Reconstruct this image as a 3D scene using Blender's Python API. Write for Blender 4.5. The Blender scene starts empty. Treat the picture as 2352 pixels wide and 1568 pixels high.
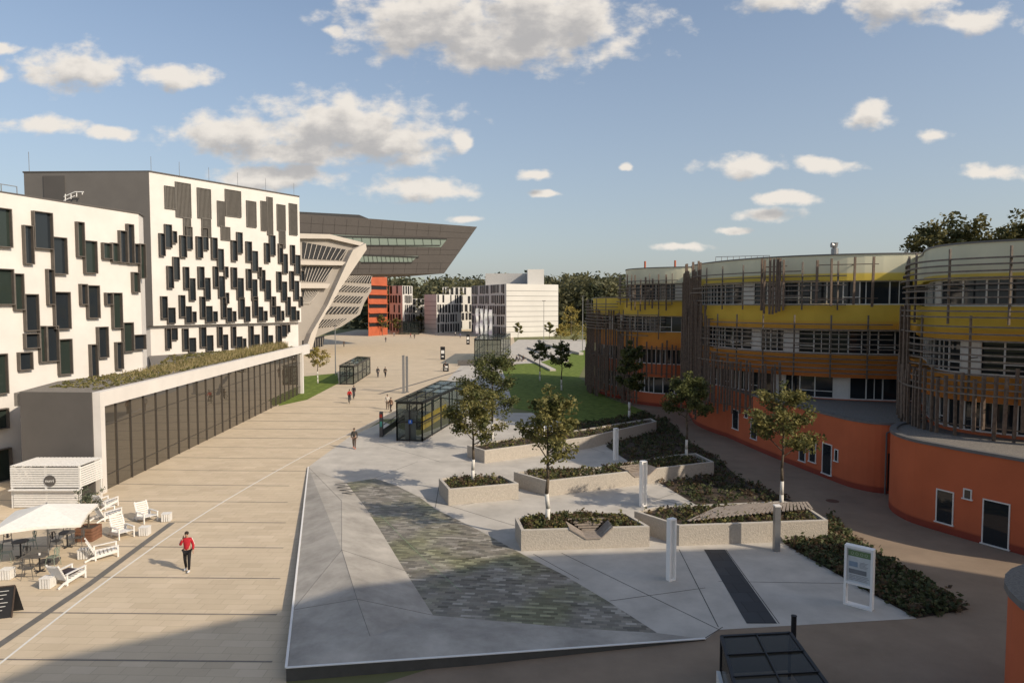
import bpy, math, random
from mathutils import Vector, Matrix
R=math.radians
scene=bpy.context.scene
COL=scene.collection
F=1568.0; TH=math.atan(84/F); CAMH=12.0
# ------------------------------------------------------------ measuring helpers
def ray(px,py):
    a=(px-1176)/F; b=(784-py)/F
    return Vector((a, math.cos(TH)+b*math.sin(TH), -math.sin(TH)+b*math.cos(TH)))
def gp(px,py,z=0.0):
    d=ray(px,py); t=(z-CAMH)/d.z
    return Vector((d.x*t,d.y*t,z))
def dp(px,py,dep):
    d=ray(px,py); t=dep/d.y
    return Vector((d.x*t,dep,CAMH+d.z*t))
def g2(px,py,z=0.0):
    p=gp(px,py,z); return (p.x,p.y)
# ------------------------------------------------------------ objects
def wl(o):
    v=Vector((0,0,0))
    while o is not None: v=v+o.location; o=o.parent
    return v
def tag(o,label=None,cat=None,group=None,kind=None):
    if label: o['label']=label
    if cat: o['category']=cat
    if group: o['group']=group
    if kind: o['kind']=kind
    return o
def thing(name,label,cat,loc=(0,0,0),group=None):
    o=bpy.data.objects.new(name,None); COL.objects.link(o); o.location=loc; o.empty_display_size=.2
    return tag(o,label,cat,group)
def copy_tree(o,parent=None):
    c=o.copy(); COL.objects.link(c)
    if parent is not None: c.parent=parent
    for ch in list(o.children): copy_tree(ch,c)
    return c
class MB:
    def __init__(s): s.v=[]; s.f=[]; s.m=[]
    def add(s,vs,fs,mi=0):
        n=len(s.v); s.v+= [tuple(v) for v in vs]
        for f in fs: s.f.append(tuple(i+n for i in f)); s.m.append(mi)
    def hexa(s,p,mi=0):
        s.add(p,[(3,2,1,0),(4,5,6,7),(0,1,5,4),(1,2,6,5),(2,3,7,6),(3,0,4,7)],mi)
    def box(s,x,y,z,sx,sy,sz,rz=0,mi=0):
        c,sn=math.cos(rz),math.sin(rz); P=[]
        for dz in (-.5,.5):
            for dx,dy in ((-.5,-.5),(.5,-.5),(.5,.5),(-.5,.5)):
                a,b=dx*sx,dy*sy; P.append((x+a*c-b*sn,y+a*sn+b*c,z+dz*sz))
        s.hexa(P,mi)
    def beam(s,p0,p1,w,h,mi=0,up=(0,0,1)):
        p0=Vector(p0);p1=Vector(p1);d=(p1-p0)
        if d.length<1e-6: return
        d.normalize(); u=Vector(up)
        if abs(d.dot(u))>.98: u=Vector((0,1,0))
        a=d.cross(u).normalized()*w/2; b=a.cross(d).normalized()*h/2
        s.hexa([p0-a-b,p0+a-b,p0+a+b,p0-a+b,p1-a-b,p1+a-b,p1+a+b,p1-a+b],mi)
    def tube(s,p0,p1,r0,r1=None,n=8,mi=0):
        if r1 is None: r1=r0
        p0=Vector(p0);p1=Vector(p1);d=(p1-p0)
        if d.length<1e-6: return
        d.normalize(); u=Vector((0,0,1)) if abs(d.z)<.95 else Vector((1,0,0))
        a=d.cross(u).normalized(); b=a.cross(d)
        P=[p0+(a*math.cos(2*math.pi*i/n)+b*math.sin(2*math.pi*i/n))*r0 for i in range(n)]
        P+=[p1+(a*math.cos(2*math.pi*i/n)+b*math.sin(2*math.pi*i/n))*r1 for i in range(n)]
        fs=[(i,(i+1)%n,n+(i+1)%n,n+i) for i in range(n)]+[tuple(range(n))[::-1],tuple(range(n,2*n))]
        s.add(P,fs,mi)
    def ring(s,c,axis,r,t,n=20,mi=0):
        c=Vector(c); ax=Vector(axis).normalized(); u=Vector((0,0,1)) if abs(ax.z)<.9 else Vector((1,0,0))
        a=ax.cross(u).normalized(); b=ax.cross(a)
        q=[c+(a*math.cos(2*math.pi*i/n)+b*math.sin(2*math.pi*i/n))*r for i in range(n)]
        for i in range(n): s.tube(q[i],q[(i+1)%n],t,t,5,mi)
    def prism(s,poly,z0,z1,mi=0,mtop=None):
        n=len(poly)
        s.add([(p[0],p[1],z0) for p in poly]+[(p[0],p[1],z1) for p in poly],
              [(i,(i+1)%n,n+(i+1)%n,n+i) for i in range(n)]+[tuple(range(n))[::-1]],mi)
        s.add([(p[0],p[1],z1) for p in poly],[tuple(range(n))],mi if mtop is None else mtop)
    def sheet(s,poly,z,mi=0):
        s.add([(p[0],p[1],z) for p in poly],[tuple(range(len(poly)))],mi)
    def sphere(s,c,rx,ry,rz,n=12,m=8,mi=0):
        P=[];fs=[]
        for j in range(m+1):
            t=math.pi*j/m
            for i in range(n):
                a=2*math.pi*i/n; P.append((c[0]+rx*math.sin(t)*math.cos(a),c[1]+ry*math.sin(t)*math.sin(a),c[2]+rz*math.cos(t)))
        for j in range(m):
            for i in range(n): fs.append((j*n+i,j*n+(i+1)%n,(j+1)*n+(i+1)%n,(j+1)*n+i))
        s.add(P,fs,mi)
    def build(s,name,mats,parent=None,origin=None,smooth=False):
        if not isinstance(mats,(list,tuple)): mats=[mats]
        off=wl(parent) if parent is not None else Vector(origin or (0,0,0))
        me=bpy.data.meshes.new(name)
        me.from_pydata([(v[0]-off.x,v[1]-off.y,v[2]-off.z) for v in s.v],[],s.f)
        for m in mats: me.materials.append(m)
        if len(mats)>1: me.polygons.foreach_set('material_index',s.m)
        if smooth: me.polygons.foreach_set('use_smooth',[True]*len(me.polygons))
        me.update()
        o=bpy.data.objects.new(name,me); COL.objects.link(o)
        if parent is not None: o.parent=parent
        else: o.location=off
        return o
def strip(mb,pts,w,z,mi=0):
    pts=[Vector((p[0],p[1])) for p in pts]
    L=[];Rr=[]
    for i,p in enumerate(pts):
        a=pts[max(0,i-1)];b=pts[min(len(pts)-1,i+1)]
        t=(b-a).normalized(); n=Vector((-t.y,t.x))*w/2
        L.append((p.x+n.x,p.y+n.y,z)); Rr.append((p.x-n.x,p.y-n.y,z))
    for i in range(len(pts)-1): mb.add([L[i],Rr[i],Rr[i+1],L[i+1]],[(0,1,2,3)],mi)
def smooth_pts(pts,n=5):
    P=[Vector((p[0],p[1])) for p in pts]; out=[]
    for i in range(len(P)-1):
        p0=P[max(0,i-1)];p1=P[i];p2=P[i+1];p3=P[min(len(P)-1,i+2)]
        for k in range(n):
            t=k/n
            out.append(.5*((2*p1)+(p2-p0)*t+(2*p0-5*p1+4*p2-p3)*t*t+(3*p1-p0-3*p2+p3)*t**3))
    out.append(P[-1]); return out
class Curtain:
    def __init__(s,pts,flip=None):
        s.P=[Vector((p[0],p[1])) for p in pts]; s.S=[0]
        for a,b in zip(s.P,s.P[1:]): s.S.append(s.S[-1]+(b-a).length)
        s.L=s.S[-1]; s.sg=1
        m=s.L/2; p,t,n=s.at(m)
        if n.dot(-p)<0: s.sg=-1
        if flip: s.sg=-s.sg
    def at(s,x):
        i=0
        while i<len(s.P)-2 and x>s.S[i+1]: i+=1
        t=(s.P[i+1]-s.P[i]).normalized(); n=Vector((t.y,-t.x))*s.sg
        return s.P[i]+t*(x-s.S[i]),t,n
    def vn(s,i):
        a=s.P[max(0,i-1)];b=s.P[min(len(s.P)-1,i+1)]; t=(b-a).normalized()
        return Vector((t.y,-t.x))*s.sg
    def pt(s,x,z,o=0):
        p,t,n=s.at(x); p=p+n*o; return Vector((p.x,p.y,z))
    def hit(s,px,py):
        d=ray(px,py); dx=Vector((d.x,d.y)); best=None
        for i in range(len(s.P)-1):
            a=s.P[i];e=s.P[i+1]-a; den=dx.x*(-e.y)+dx.y*e.x
            if abs(den)<1e-9: continue
            t=(a.x*(-e.y)+a.y*e.x)/den; u=(dx.x*a.y-dx.y*a.x)/den
            lo=-5 if i==0 else -.001; hi=6 if i==len(s.P)-2 else 1.001
            if t>0 and lo<=u<=hi and (best is None or t<best[0]): best=(t,s.S[i]+u*e.length,CAMH+d.z*t)
        return best[1],best[2]
    def offset(s,o): return [s.P[i]+s.vn(i)*o for i in range(len(s.P))]
    def box(s,mb,s0,s1,z0,z1,o0,o1,mi=0):
        n=1 if len(s.P)==2 else max(1,int((s1-s0)/.9))
        for k in range(n):
            a=s0+(s1-s0)*k/n;b=s0+(s1-s0)*(k+1)/n
            pa,ta,na=s.at(a);pb,tb,nb=s.at(b)
            q=[pa+na*o0,pa+na*o1,pb+nb*o1,pb+nb*o0]
            mb.hexa([(p.x,p.y,z0) for p in q]+[(p.x,p.y,z1) for p in q],mi)
    def rect(s,x0,y0,x1,y1):
        xm=(x0+x1)/2;ym=(y0+y1)/2
        a=s.hit(x0,ym)[0];b=s.hit(x1,ym)[0];z1=s.hit(xm,y0)[1];z0=s.hit(xm,y1)[1]
        return min(a,b),max(a,b),z0,z1
# ------------------------------------------------------------ materials
def nodes(name):
    m=bpy.data.materials.new(name); m.use_nodes=True; nt=m.node_tree
    return m,nt,nt.nodes,nt.links,nt.nodes['Principled BSDF']
def c4(c): return (c[0],c[1],c[2],1)
def M(name,col,rough=.7,var=.12,scale=2.0,bump=0,metal=0,spec=.3,col2=None,bscale=None,detail=6):
    m,nt,N,L,b=nodes(name)
    b.inputs['Roughness'].default_value=rough; b.inputs['Metallic'].default_value=metal
    b.inputs['Specular IOR Level'].default_value=spec
    g=N.new('ShaderNodeNewGeometry')
    no=N.new('ShaderNodeTexNoise'); no.inputs['Scale'].default_value=scale; no.inputs['Detail'].default_value=detail; no.inputs['Roughness'].default_value=.65
    L.new(g.outputs['Position'],no.inputs['Vector'])
    rp=N.new('ShaderNodeValToRGB'); rp.color_ramp.elements[0].position=.3; rp.color_ramp.elements[1].position=.7
    a=tuple(x*(1-var) for x in col); c=col2 or tuple(min(1,x*(1+var)) for x in col)
    rp.color_ramp.elements[0].color=c4(a); rp.color_ramp.elements[1].color=c4(c)
    L.new(no.outputs['Fac'],rp.inputs['Fac']); L.new(rp.outputs['Color'],b.inputs['Base Color'])
    if bump:
        n2=N.new('ShaderNodeTexNoise'); n2.inputs['Scale'].default_value=bscale or scale*8; n2.inputs['Detail'].default_value=4
        L.new(g.outputs['Position'],n2.inputs['Vector'])
        bp=N.new('ShaderNodeBump'); bp.inputs['Strength'].default_value=bump; bp.inputs['Distance'].default_value=.03
        L.new(n2.outputs['Fac'],bp.inputs['Height']); L.new(bp.outputs['Normal'],b.inputs['Normal'])
    return m
def cellmat(name,w,h,cols,rough=.75,ang=0,joint=.05,jdark=.6,stain=.12,spec=.25,bump=0,extra=None):
    m,nt,N,L,b=nodes(name); b.inputs['Roughness'].default_value=rough; b.inputs['Specular IOR Level'].default_value=spec
    g=N.new('ShaderNodeNewGeometry'); mp=N.new('ShaderNodeMapping'); mp.inputs['Rotation'].default_value=(0,0,ang)
    L.new(g.outputs['Position'],mp.inputs['Vector'])
    sp=N.new('ShaderNodeSeparateXYZ'); L.new(mp.outputs['Vector'],sp.inputs['Vector'])
    def mth(op,a,bv=None):
        n=N.new('ShaderNodeMath'); n.operation=op
        for i,x in enumerate((a,bv)):
            if x is None: continue
            if isinstance(x,(int,float)): n.inputs[i].default_value=x
            else: L.new(x,n.inputs[i])
        return n.outputs[0]
    yr=mth('DIVIDE',sp.outputs['Y'],h); row=mth('FLOOR',yr); fy=mth('FRACT',yr)
    xo=mth('ADD',mth('DIVIDE',sp.outputs['X'],w),mth('MULTIPLY',row,.37)); cx=mth('FLOOR',xo); fx=mth('FRACT',xo)
    cb=N.new('ShaderNodeCombineXYZ'); L.new(cx,cb.inputs[0]); L.new(row,cb.inputs[1])
    wn=N.new('ShaderNodeTexWhiteNoise'); wn.noise_dimensions='2D'; L.new(cb.outputs[0],wn.inputs['Vector'])
    rp=N.new('ShaderNodeValToRGB'); rp.color_ramp.interpolation='LINEAR'
    e=rp.color_ramp.elements
    while len(e)<len(cols): e.new(.5)
    for i,c in enumerate(cols): e[i].position=i/(len(cols)-1); e[i].color=c4(c)
    L.new(wn.outputs['Value'],rp.inputs['Fac'])
    jm=mth('MAXIMUM',mth('LESS_THAN',fy,joint),mth('LESS_THAN',fx,joint*h/w))
    no=N.new('ShaderNodeTexNoise'); no.inputs['Scale'].default_value=.35; no.inputs['Detail'].default_value=8; no.inputs['Roughness'].default_value=.7
    L.new(g.outputs['Position'],no.inputs['Vector'])
    k=mth('MULTIPLY',mth('SUBTRACT',1.0,mth('MULTIPLY',jm,1-jdark)),mth('ADD',1-stain*1.5,mth('MULTIPLY',no.outputs['Fac'],stain*3)))
    mx=N.new('ShaderNodeVectorMath'); mx.operation='SCALE'; L.new(rp.outputs['Color'],mx.inputs[0]); L.new(k,mx.inputs['Scale'])
    out=mx.outputs[0]
    if extra:
        n3=N.new('ShaderNodeTexNoise'); n3.inputs['Scale'].default_value=.30; n3.inputs['Detail'].default_value=3
        L.new(g.outputs['Position'],n3.inputs['Vector'])
        r3=N.new('ShaderNodeValToRGB'); r3.color_ramp.elements[0].position=.46; r3.color_ramp.elements[1].position=.62
        L.new(n3.outputs['Fac'],r3.inputs['Fac'])
        mm=N.new('ShaderNodeMix'); mm.data_type='RGBA'; mm.blend_type='MULTIPLY'
        L.new(r3.outputs['Color'],mm.inputs['Factor']); L.new(out,mm.inputs['A']); mm.inputs['B'].default_value=c4(extra)
        out=mm.outputs['Result']
    L.new(out,b.inputs['Base Color'])
    if bump:
        bp=N.new('ShaderNodeBump'); bp.inputs['Strength'].default_value=bump; bp.inputs['Distance'].default_value=.02
        L.new(wn.outputs['Value'],bp.inputs['Height']); L.new(bp.outputs['Normal'],b.inputs['Normal'])
    return m
def glassmat(name,col=(.02,.025,.03),rough=.04,trans=0.0,spec=.6,ior=1.45):
    m,nt,N,L,b=nodes(name); b.inputs['Base Color'].default_value=c4(col); b.inputs['Roughness'].default_value=rough
    b.inputs['Specular IOR Level'].default_value=spec; b.inputs['IOR'].default_value=ior
    g=N.new('ShaderNodeNewGeometry'); no=N.new('ShaderNodeTexNoise'); no.inputs['Scale'].default_value=.6
    L.new(g.outputs['Position'],no.inputs['Vector'])
    bp=N.new('ShaderNodeBump'); bp.inputs['Strength'].default_value=.08; bp.inputs['Distance'].default_value=.05
    L.new(no.outputs['Fac'],bp.inputs['Height']); L.new(bp.outputs['Normal'],b.inputs['Normal'])
    if trans:
        t=N.new('ShaderNodeBsdfTransparent'); t.inputs['Color'].default_value=(.8,.86,.85,1); mx=N.new('ShaderNodeMixShader'); mx.inputs['Fac'].default_value=1-trans
        L.new(t.outputs[0],mx.inputs[1]); L.new(b.outputs[0],mx.inputs[2]); L.new(mx.outputs[0],N['Material Output'].inputs['Surface'])
    return m
def zramp(name,stops,zmax=17.0):
    m,nt,N,L,b=nodes(name); b.inputs['Roughness'].default_value=.85; b.inputs['Specular IOR Level'].default_value=.15
    g=N.new('ShaderNodeNewGeometry'); sp=N.new('ShaderNodeSeparateXYZ'); L.new(g.outputs['Position'],sp.inputs[0])
    d=N.new('ShaderNodeMath'); d.operation='DIVIDE'; d.inputs[1].default_value=zmax; L.new(sp.outputs['Z'],d.inputs[0])
    rp=N.new('ShaderNodeValToRGB'); e=rp.color_ramp.elements
    while len(e)<len(stops): e.new(.5)
    for i,(z,c) in enumerate(stops): e[i].position=z/zmax; e[i].color=c4(c)
    L.new(d.outputs[0],rp.inputs['Fac'])
    no=N.new('ShaderNodeTexNoise'); no.inputs['Scale'].default_value=.5; no.inputs['Detail'].default_value=8
    L.new(g.outputs['Position'],no.inputs['Vector'])
    k=N.new('ShaderNodeMath'); k.operation='MULTIPLY_ADD'; k.inputs[1].default_value=.34; k.inputs[2].default_value=.83; L.new(no.outputs['Fac'],k.inputs[0])
    mx=N.new('ShaderNodeVectorMath'); mx.operation='SCALE'; L.new(rp.outputs['Color'],mx.inputs[0]); L.new(k.outputs[0],mx.inputs['Scale'])
    L.new(mx.outputs[0],b.inputs['Base Color']); return m
def leafmat(name,dark,light,scale=1.5):
    m,nt,N,L,b=nodes(name); b.inputs['Roughness'].default_value=.6; b.inputs['Specular IOR Level'].default_value=.25
    g=N.new('ShaderNodeNewGeometry'); no=N.new('ShaderNodeTexNoise'); no.inputs['Scale'].default_value=scale; no.inputs['Detail'].default_value=3
    L.new(g.outputs['Position'],no.inputs['Vector'])
    rp=N.new('ShaderNodeValToRGB'); rp.color_ramp.elements[0].position=.36; rp.color_ramp.elements[1].position=.64
    rp.color_ramp.elements[0].color=c4(dark); rp.color_ramp.elements[1].color=c4(light)
    L.new(no.outputs['Fac'],rp.inputs['Fac']); L.new(rp.outputs['Color'],b.inputs['Base Color'])
    t=N.new('ShaderNodeBsdfTranslucent'); L.new(rp.outputs['Color'],t.inputs['Color'])
    mx=N.new('ShaderNodeMixShader'); mx.inputs['Fac'].default_value=.3
    L.new(b.outputs[0],mx.inputs[1]); L.new(t.outputs[0],mx.inputs[2]); L.new(mx.outputs[0],N['Material Output'].inputs['Surface'])
    return m
WHITE=M('white_render',(.64,.605,.56),.85,.07,.35)
WHITEP=M('white_paint',(.78,.76,.72),.5,.04,3)
WFRAME=M('white_window_frame',(.74,.72,.68),.5,.05,3)
DGREY=M('dark_grey_render',(.10,.092,.085),.8,.08,.5)
MGREY=M('mid_grey_wall',(.155,.143,.13),.8,.08,.4)
FRAME=M('bronze_frame',(.125,.108,.092),.5,.15,2)
HFRAME=M('hall_mullion',(.06,.052,.045),.5,.1,2)
LOUV=M('grey_louvre',(.14,.128,.112),.5,.1,2)
BLACK=M('black_metal',(.02,.02,.022),.4,.1,3)
GLASS=glassmat('dark_glass')
GLASSG=glassmat('green_glass',(.026,.036,.031))
CLEAR=glassmat('clear_glass',(.03,.04,.04),.03,.6)
HALLG=glassmat('hall_glass',(.055,.046,.034),.02,0,.5,2.1)
TAN=cellmat('tan_paving',.95,.48,[(.53,.43,.30),(.58,.475,.335),(.56,.455,.32),(.61,.50,.36)],joint=.05,jdark=.80,stain=.13,ang=R(2))
BAND=M('dark_paving_band',(.22,.19,.155),.8,.15,2)
DRAIN_STRIPE=M('drain_stripe_grey',(.15,.14,.125),.8,.15,2)
CONC=M('pale_concrete',(.49,.455,.40),.85,.16,.5,bump=.15,bscale=25,spec=.1)
CONC2=M('grey_concrete',(.39,.36,.315),.85,.28,.6,bump=.4,bscale=30,spec=.1)
JOINT=M('joint_dark',(.085,.08,.072),.9)
SLATE=cellmat('slate_tiles',.42,.17,[(.085,.076,.058),(.25,.22,.175),(.13,.118,.095),(.40,.365,.31),(.14,.13,.10),(.29,.26,.21),(.17,.155,.125)],rough=.5,ang=R(6),joint=.06,jdark=.6,stain=.22,spec=.3,bump=.5,extra=(.86,.92,.66))
RESIN=M('brown_resin_path',(.27,.205,.147),.85,.16,.4,bump=.15,bscale=60,spec=.1)
BLUESTONE=cellmat('blue_stone_strip',.9,.9,[(.045,.047,.05),(.055,.058,.062)],joint=.03,jdark=.5,rough=.6)
LAWN=M('lawn_grass',(.10,.15,.03),.9,.25,1.2,bump=.5,bscale=40,col2=(.20,.245,.055),spec=.1)
SOIL=M('soil',(.07,.052,.038),.95,.3,4,bump=.5)
PLANTER=M('bush_hammered_concrete',(.43,.385,.325),.9,.14,9,bump=1.0,bscale=14)
PCOP=M('planter_coping',(.49,.45,.39),.8,.08,3)
WOOD=M('weathered_timber',(.165,.12,.09),.8,.35,5)
WOODG=M('grey_timber_deck',(.29,.245,.205),.8,.22,6)
ORANGE=zramp('warm_render',[(0,(.27,.06,.04)),(.35,(.29,.065,.04)),(.42,(.54,.14,.065)),(4.6,(.56,.15,.065)),(6.3,(.62,.20,.06)),(8.2,(.66,.29,.06)),(10.5,(.68,.34,.055)),(10.8,(.70,.47,.075)),(14.2,(.72,.54,.10)),(14.45,(.72,.55,.12)),(14.5,(.70,.66,.47)),(17,(.70,.67,.49))])
ORANGEN=zramp('warm_render_near',[(0,(.27,.06,.04)),(.35,(.29,.065,.04)),(.42,(.54,.14,.065)),(4.6,(.56,.15,.065)),(6.3,(.62,.22,.06)),(8.2,(.66,.30,.06)),(10.4,(.68,.36,.055)),(10.7,(.70,.47,.075)),(13.5,(.72,.54,.10)),(13.75,(.72,.55,.12)),(13.8,(.70,.66,.47)),(17,(.70,.67,.49))])
GRAVEL=M('roof_gravel',(.21,.19,.165),.95,.35,14,bump=.6)
COPING=M('zinc_coping',(.15,.145,.14),.5,.1,3)
BARK=M('tree_bark',(.11,.085,.06),.9,.3,12,bump=.5)
TRUNKW=M('white_trunk_paint',(.66,.63,.57),.8,.1,8)
LEAF=leafmat('leaf_olive_green',(.065,.078,.025),(.24,.21,.07))
LEAFD=leafmat('leaf_dark_green',(.045,.06,.022),(.15,.155,.05))
LEAFY=leafmat('leaf_yellow_green',(.18,.15,.04),(.42,.33,.09))
LEAFP=leafmat('leaf_dark_groundcover',(.045,.06,.026),(.13,.14,.06),3)
LEAFR=leafmat('leaf_reddish',(.07,.048,.03),(.17,.115,.065),3)
WOODS=leafmat('far_wood',(.055,.066,.036),(.17,.155,.075),.09)
STEEL=M('grey_steel',(.3,.3,.3),.4,.08,3,metal=.6)
REDB=M('red_corten',(.40,.10,.045),.7,.15,.3)
LIBD=M('library_panels',(.062,.053,.047),.6,.12,.12)
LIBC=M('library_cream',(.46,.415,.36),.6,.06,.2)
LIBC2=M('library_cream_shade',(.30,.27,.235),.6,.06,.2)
YEL=M('yellow_panel',(.72,.48,.05),.6)
SKINM=M('skin',(.42,.25,.17),.6,.05)
def flat(name,c,r=.8): return M(name,c,r,.08,6)
# ------------------------------------------------------------ camera, light, world
cam=bpy.data.objects.new('camera',bpy.data.cameras.new('camera')); COL.objects.link(cam)
cam.data.sensor_width=36; cam.data.lens=24; cam.data.clip_end=6000; cam.location=(0,0,CAMH); cam.rotation_euler=(math.pi/2-TH,0,0)
scene.camera=cam
EL=R(32); az=Vector((.862,-.507,0)).normalized()
sd=Vector((az.x*math.cos(EL),az.y*math.cos(EL),math.sin(EL)))
sl=bpy.data.lights.new('sun','SUN'); sl.energy=4.2; sl.angle=R(.6); sl.color=(1,.87,.70)
so=bpy.data.objects.new('sun',sl); COL.objects.link(so); so.rotation_euler=(-sd).to_track_quat('-Z','Y').to_euler()
w=bpy.data.worlds.new('World'); scene.world=w; w.use_nodes=True; nt=w.node_tree; N=nt.nodes; L=nt.links
bg=N['Background']; bg.inputs['Strength'].default_value=.15
sky=N.new('ShaderNodeTexSky'); sky.sky_type='NISHITA'; sky.sun_disc=False; sky.sun_elevation=EL; sky.sun_rotation=math.atan2(az.x,az.y)
sky.air_density=1.0; sky.dust_density=1.8; sky.ozone_density=1.4
CL=[(1000,62,200,78),(1250,65,220,88),(1160,125,190,44),(560,312,155,48),(800,300,220,75),(900,330,140,55),(700,350,200,36),(640,410,135,32),(970,443,118,27),(190,165,125,44),(425,183,76,27),(8,180,38,20),(110,295,100,22),(255,305,52,17),
(1055,330,22,24),(1770,15,95,35),(2030,25,120,45),(2200,65,110,24),(1980,272,62,26),(2130,313,48,13),(1710,388,95,22),(1895,380,68,18),(2260,398,75,18),(1785,462,68,16),(1760,498,72,16),(1560,565,65,9),(1680,535,48,8),(1235,405,38,12),(1255,445,26,9),(1070,508,42,10),(1430,385,17,9),(2345,85,34,14),(775,85,24,12),(30,125,40,12)]
ng=bpy.data.node_groups.new('cloud_density','ShaderNodeTree')
ng.interface.new_socket('Vector',in_out='INPUT',socket_type='NodeSocketVector'); ng.interface.new_socket('Value',in_out='OUTPUT',socket_type='NodeSocketFloat')
gi=ng.nodes.new('NodeGroupInput'); go=ng.nodes.new('NodeGroupOutput'); GN=ng.nodes; GL=ng.links
n1=GN.new('ShaderNodeTexNoise'); n1.inputs['Scale'].default_value=9; n1.inputs['Detail'].default_value=6; GL.new(gi.outputs[0],n1.inputs['Vector'])
s1=GN.new('ShaderNodeVectorMath'); s1.operation='SUBTRACT'; GL.new(n1.outputs['Color'],s1.inputs[0]); s1.inputs[1].default_value=(.5,.5,.5)
s2=GN.new('ShaderNodeVectorMath'); s2.operation='MULTIPLY_ADD'; GL.new(s1.outputs[0],s2.inputs[0]); s2.inputs[1].default_value=(.06,.03,0); GL.new(gi.outputs[0],s2.inputs[2])
acc=None
for (cx,cy,a,b) in CL:
    u=(cx-1176)/F; v=(700-cy)/F
    q=GN.new('ShaderNodeVectorMath'); q.operation='SUBTRACT'; GL.new(s2.outputs[0],q.inputs[0]); q.inputs[1].default_value=(u,v,0)
    q2=GN.new('ShaderNodeVectorMath'); q2.operation='MULTIPLY'; GL.new(q.outputs[0],q2.inputs[0]); q2.inputs[1].default_value=(F/a/1.3,F/b/1.35,0)
    q3=GN.new('ShaderNodeVectorMath'); q3.operation='LENGTH'; GL.new(q2.outputs[0],q3.inputs[0])
    q4=GN.new('ShaderNodeMath'); q4.operation='SUBTRACT'; q4.inputs[0].default_value=1; GL.new(q3.outputs['Value'],q4.inputs[1])
    if acc is None: acc=q4
    else:
        q5=GN.new('ShaderNodeMath'); q5.operation='MAXIMUM'; GL.new(acc.outputs[0],q5.inputs[0]); GL.new(q4.outputs[0],q5.inputs[1]); acc=q5
n2=GN.new('ShaderNodeTexNoise'); n2.inputs['Scale'].default_value=22; n2.inputs['Detail'].default_value=8; n2.inputs['Roughness'].default_value=.55
mpn=GN.new('ShaderNodeVectorMath'); mpn.operation='MULTIPLY'; mpn.inputs[1].default_value=(1,1.6,1); GL.new(gi.outputs[0],mpn.inputs[0]); GL.new(mpn.outputs[0],n2.inputs['Vector'])
a1=GN.new('ShaderNodeMath'); a1.operation='MULTIPLY_ADD'; GL.new(n2.outputs['Fac'],a1.inputs[0]); a1.inputs[1].default_value=1.8; a1.inputs[2].default_value=-.95
a2=GN.new('ShaderNodeMath'); a2.operation='ADD'; GL.new(acc.outputs[0],a2.inputs[0]); GL.new(a1.outputs[0],a2.inputs[1]); GL.new(a2.outputs[0],go.inputs[0])
tc=N.new('ShaderNodeTexCoord'); sp=N.new('ShaderNodeSeparateXYZ'); L.new(tc.outputs['Generated'],sp.inputs[0])
def wm(op,a,b=None):
    n=N.new('ShaderNodeMath'); n.operation=op
    for i,x in enumerate((a,b)):
        if x is None: continue
        if isinstance(x,(int,float)): n.inputs[i].default_value=x
        else: L.new(x,n.inputs[i])
    return n.outputs[0]
ay=wm('MAXIMUM',wm('ABSOLUTE',sp.outputs['Y']),.08)
cv=N.new('ShaderNodeCombineXYZ'); L.new(wm('DIVIDE',sp.outputs['X'],ay),cv.inputs[0]); L.new(wm('DIVIDE',sp.outputs['Z'],ay),cv.inputs[1])
G1=N.new('ShaderNodeGroup'); G1.node_tree=ng; L.new(cv.outputs[0],G1.inputs[0])
sh=N.new('ShaderNodeVectorMath'); sh.operation='ADD'; L.new(cv.outputs[0],sh.inputs[0]); sh.inputs[1].default_value=(.010,.024,0)
G2=N.new('ShaderNodeGroup'); G2.node_tree=ng; L.new(sh.outputs[0],G2.inputs[0])
mr=N.new('ShaderNodeMapRange'); mr.interpolation_type='SMOOTHSTEP'; mr.inputs['From Min'].default_value=-.03; mr.inputs['From Max'].default_value=.55; mr.inputs['To Max'].default_value=.96; L.new(G1.outputs[0],mr.inputs['Value'])
mr2=N.new('ShaderNodeMapRange'); mr2.interpolation_type='SMOOTHSTEP'; mr2.inputs['From Min'].default_value=0.0; mr2.inputs['From Max'].default_value=.95; L.new(G2.outputs[0],mr2.inputs['Value'])
mc=N.new('ShaderNodeMix'); mc.data_type='RGBA'; mc.inputs['A'].default_value=(5.8,5.4,4.9,1); mc.inputs['B'].default_value=(3.2,3.1,3.05,1); L.new(mr2.outputs[0],mc.inputs['Factor'])
hz=N.new('ShaderNodeMix'); hz.data_type='RGBA'; L.new(sky.outputs[0],hz.inputs['A']); hz.inputs['B'].default_value=(3.0,3.2,3.4,1)
hf=N.new('ShaderNodeMapRange'); hf.inputs['From Min'].default_value=0; hf.inputs['From Max'].default_value=.45; hf.inputs['To Min'].default_value=.60; hf.inputs['To Max'].default_value=.12; L.new(sp.outputs['Z'],hf.inputs['Value']); L.new(hf.outputs[0],hz.inputs['Factor'])
fm=N.new('ShaderNodeMix'); fm.data_type='RGBA'; L.new(mr.outputs[0],fm.inputs['Factor']); L.new(hz.outputs['Result'],fm.inputs['A']); L.new(mc.outputs['Result'],fm.inputs['B'])
L.new(fm.outputs['Result'],bg.inputs['Color'])
scene.view_settings.view_transform='Standard'; scene.view_settings.look='None'; scene.view_settings.exposure=0
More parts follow.
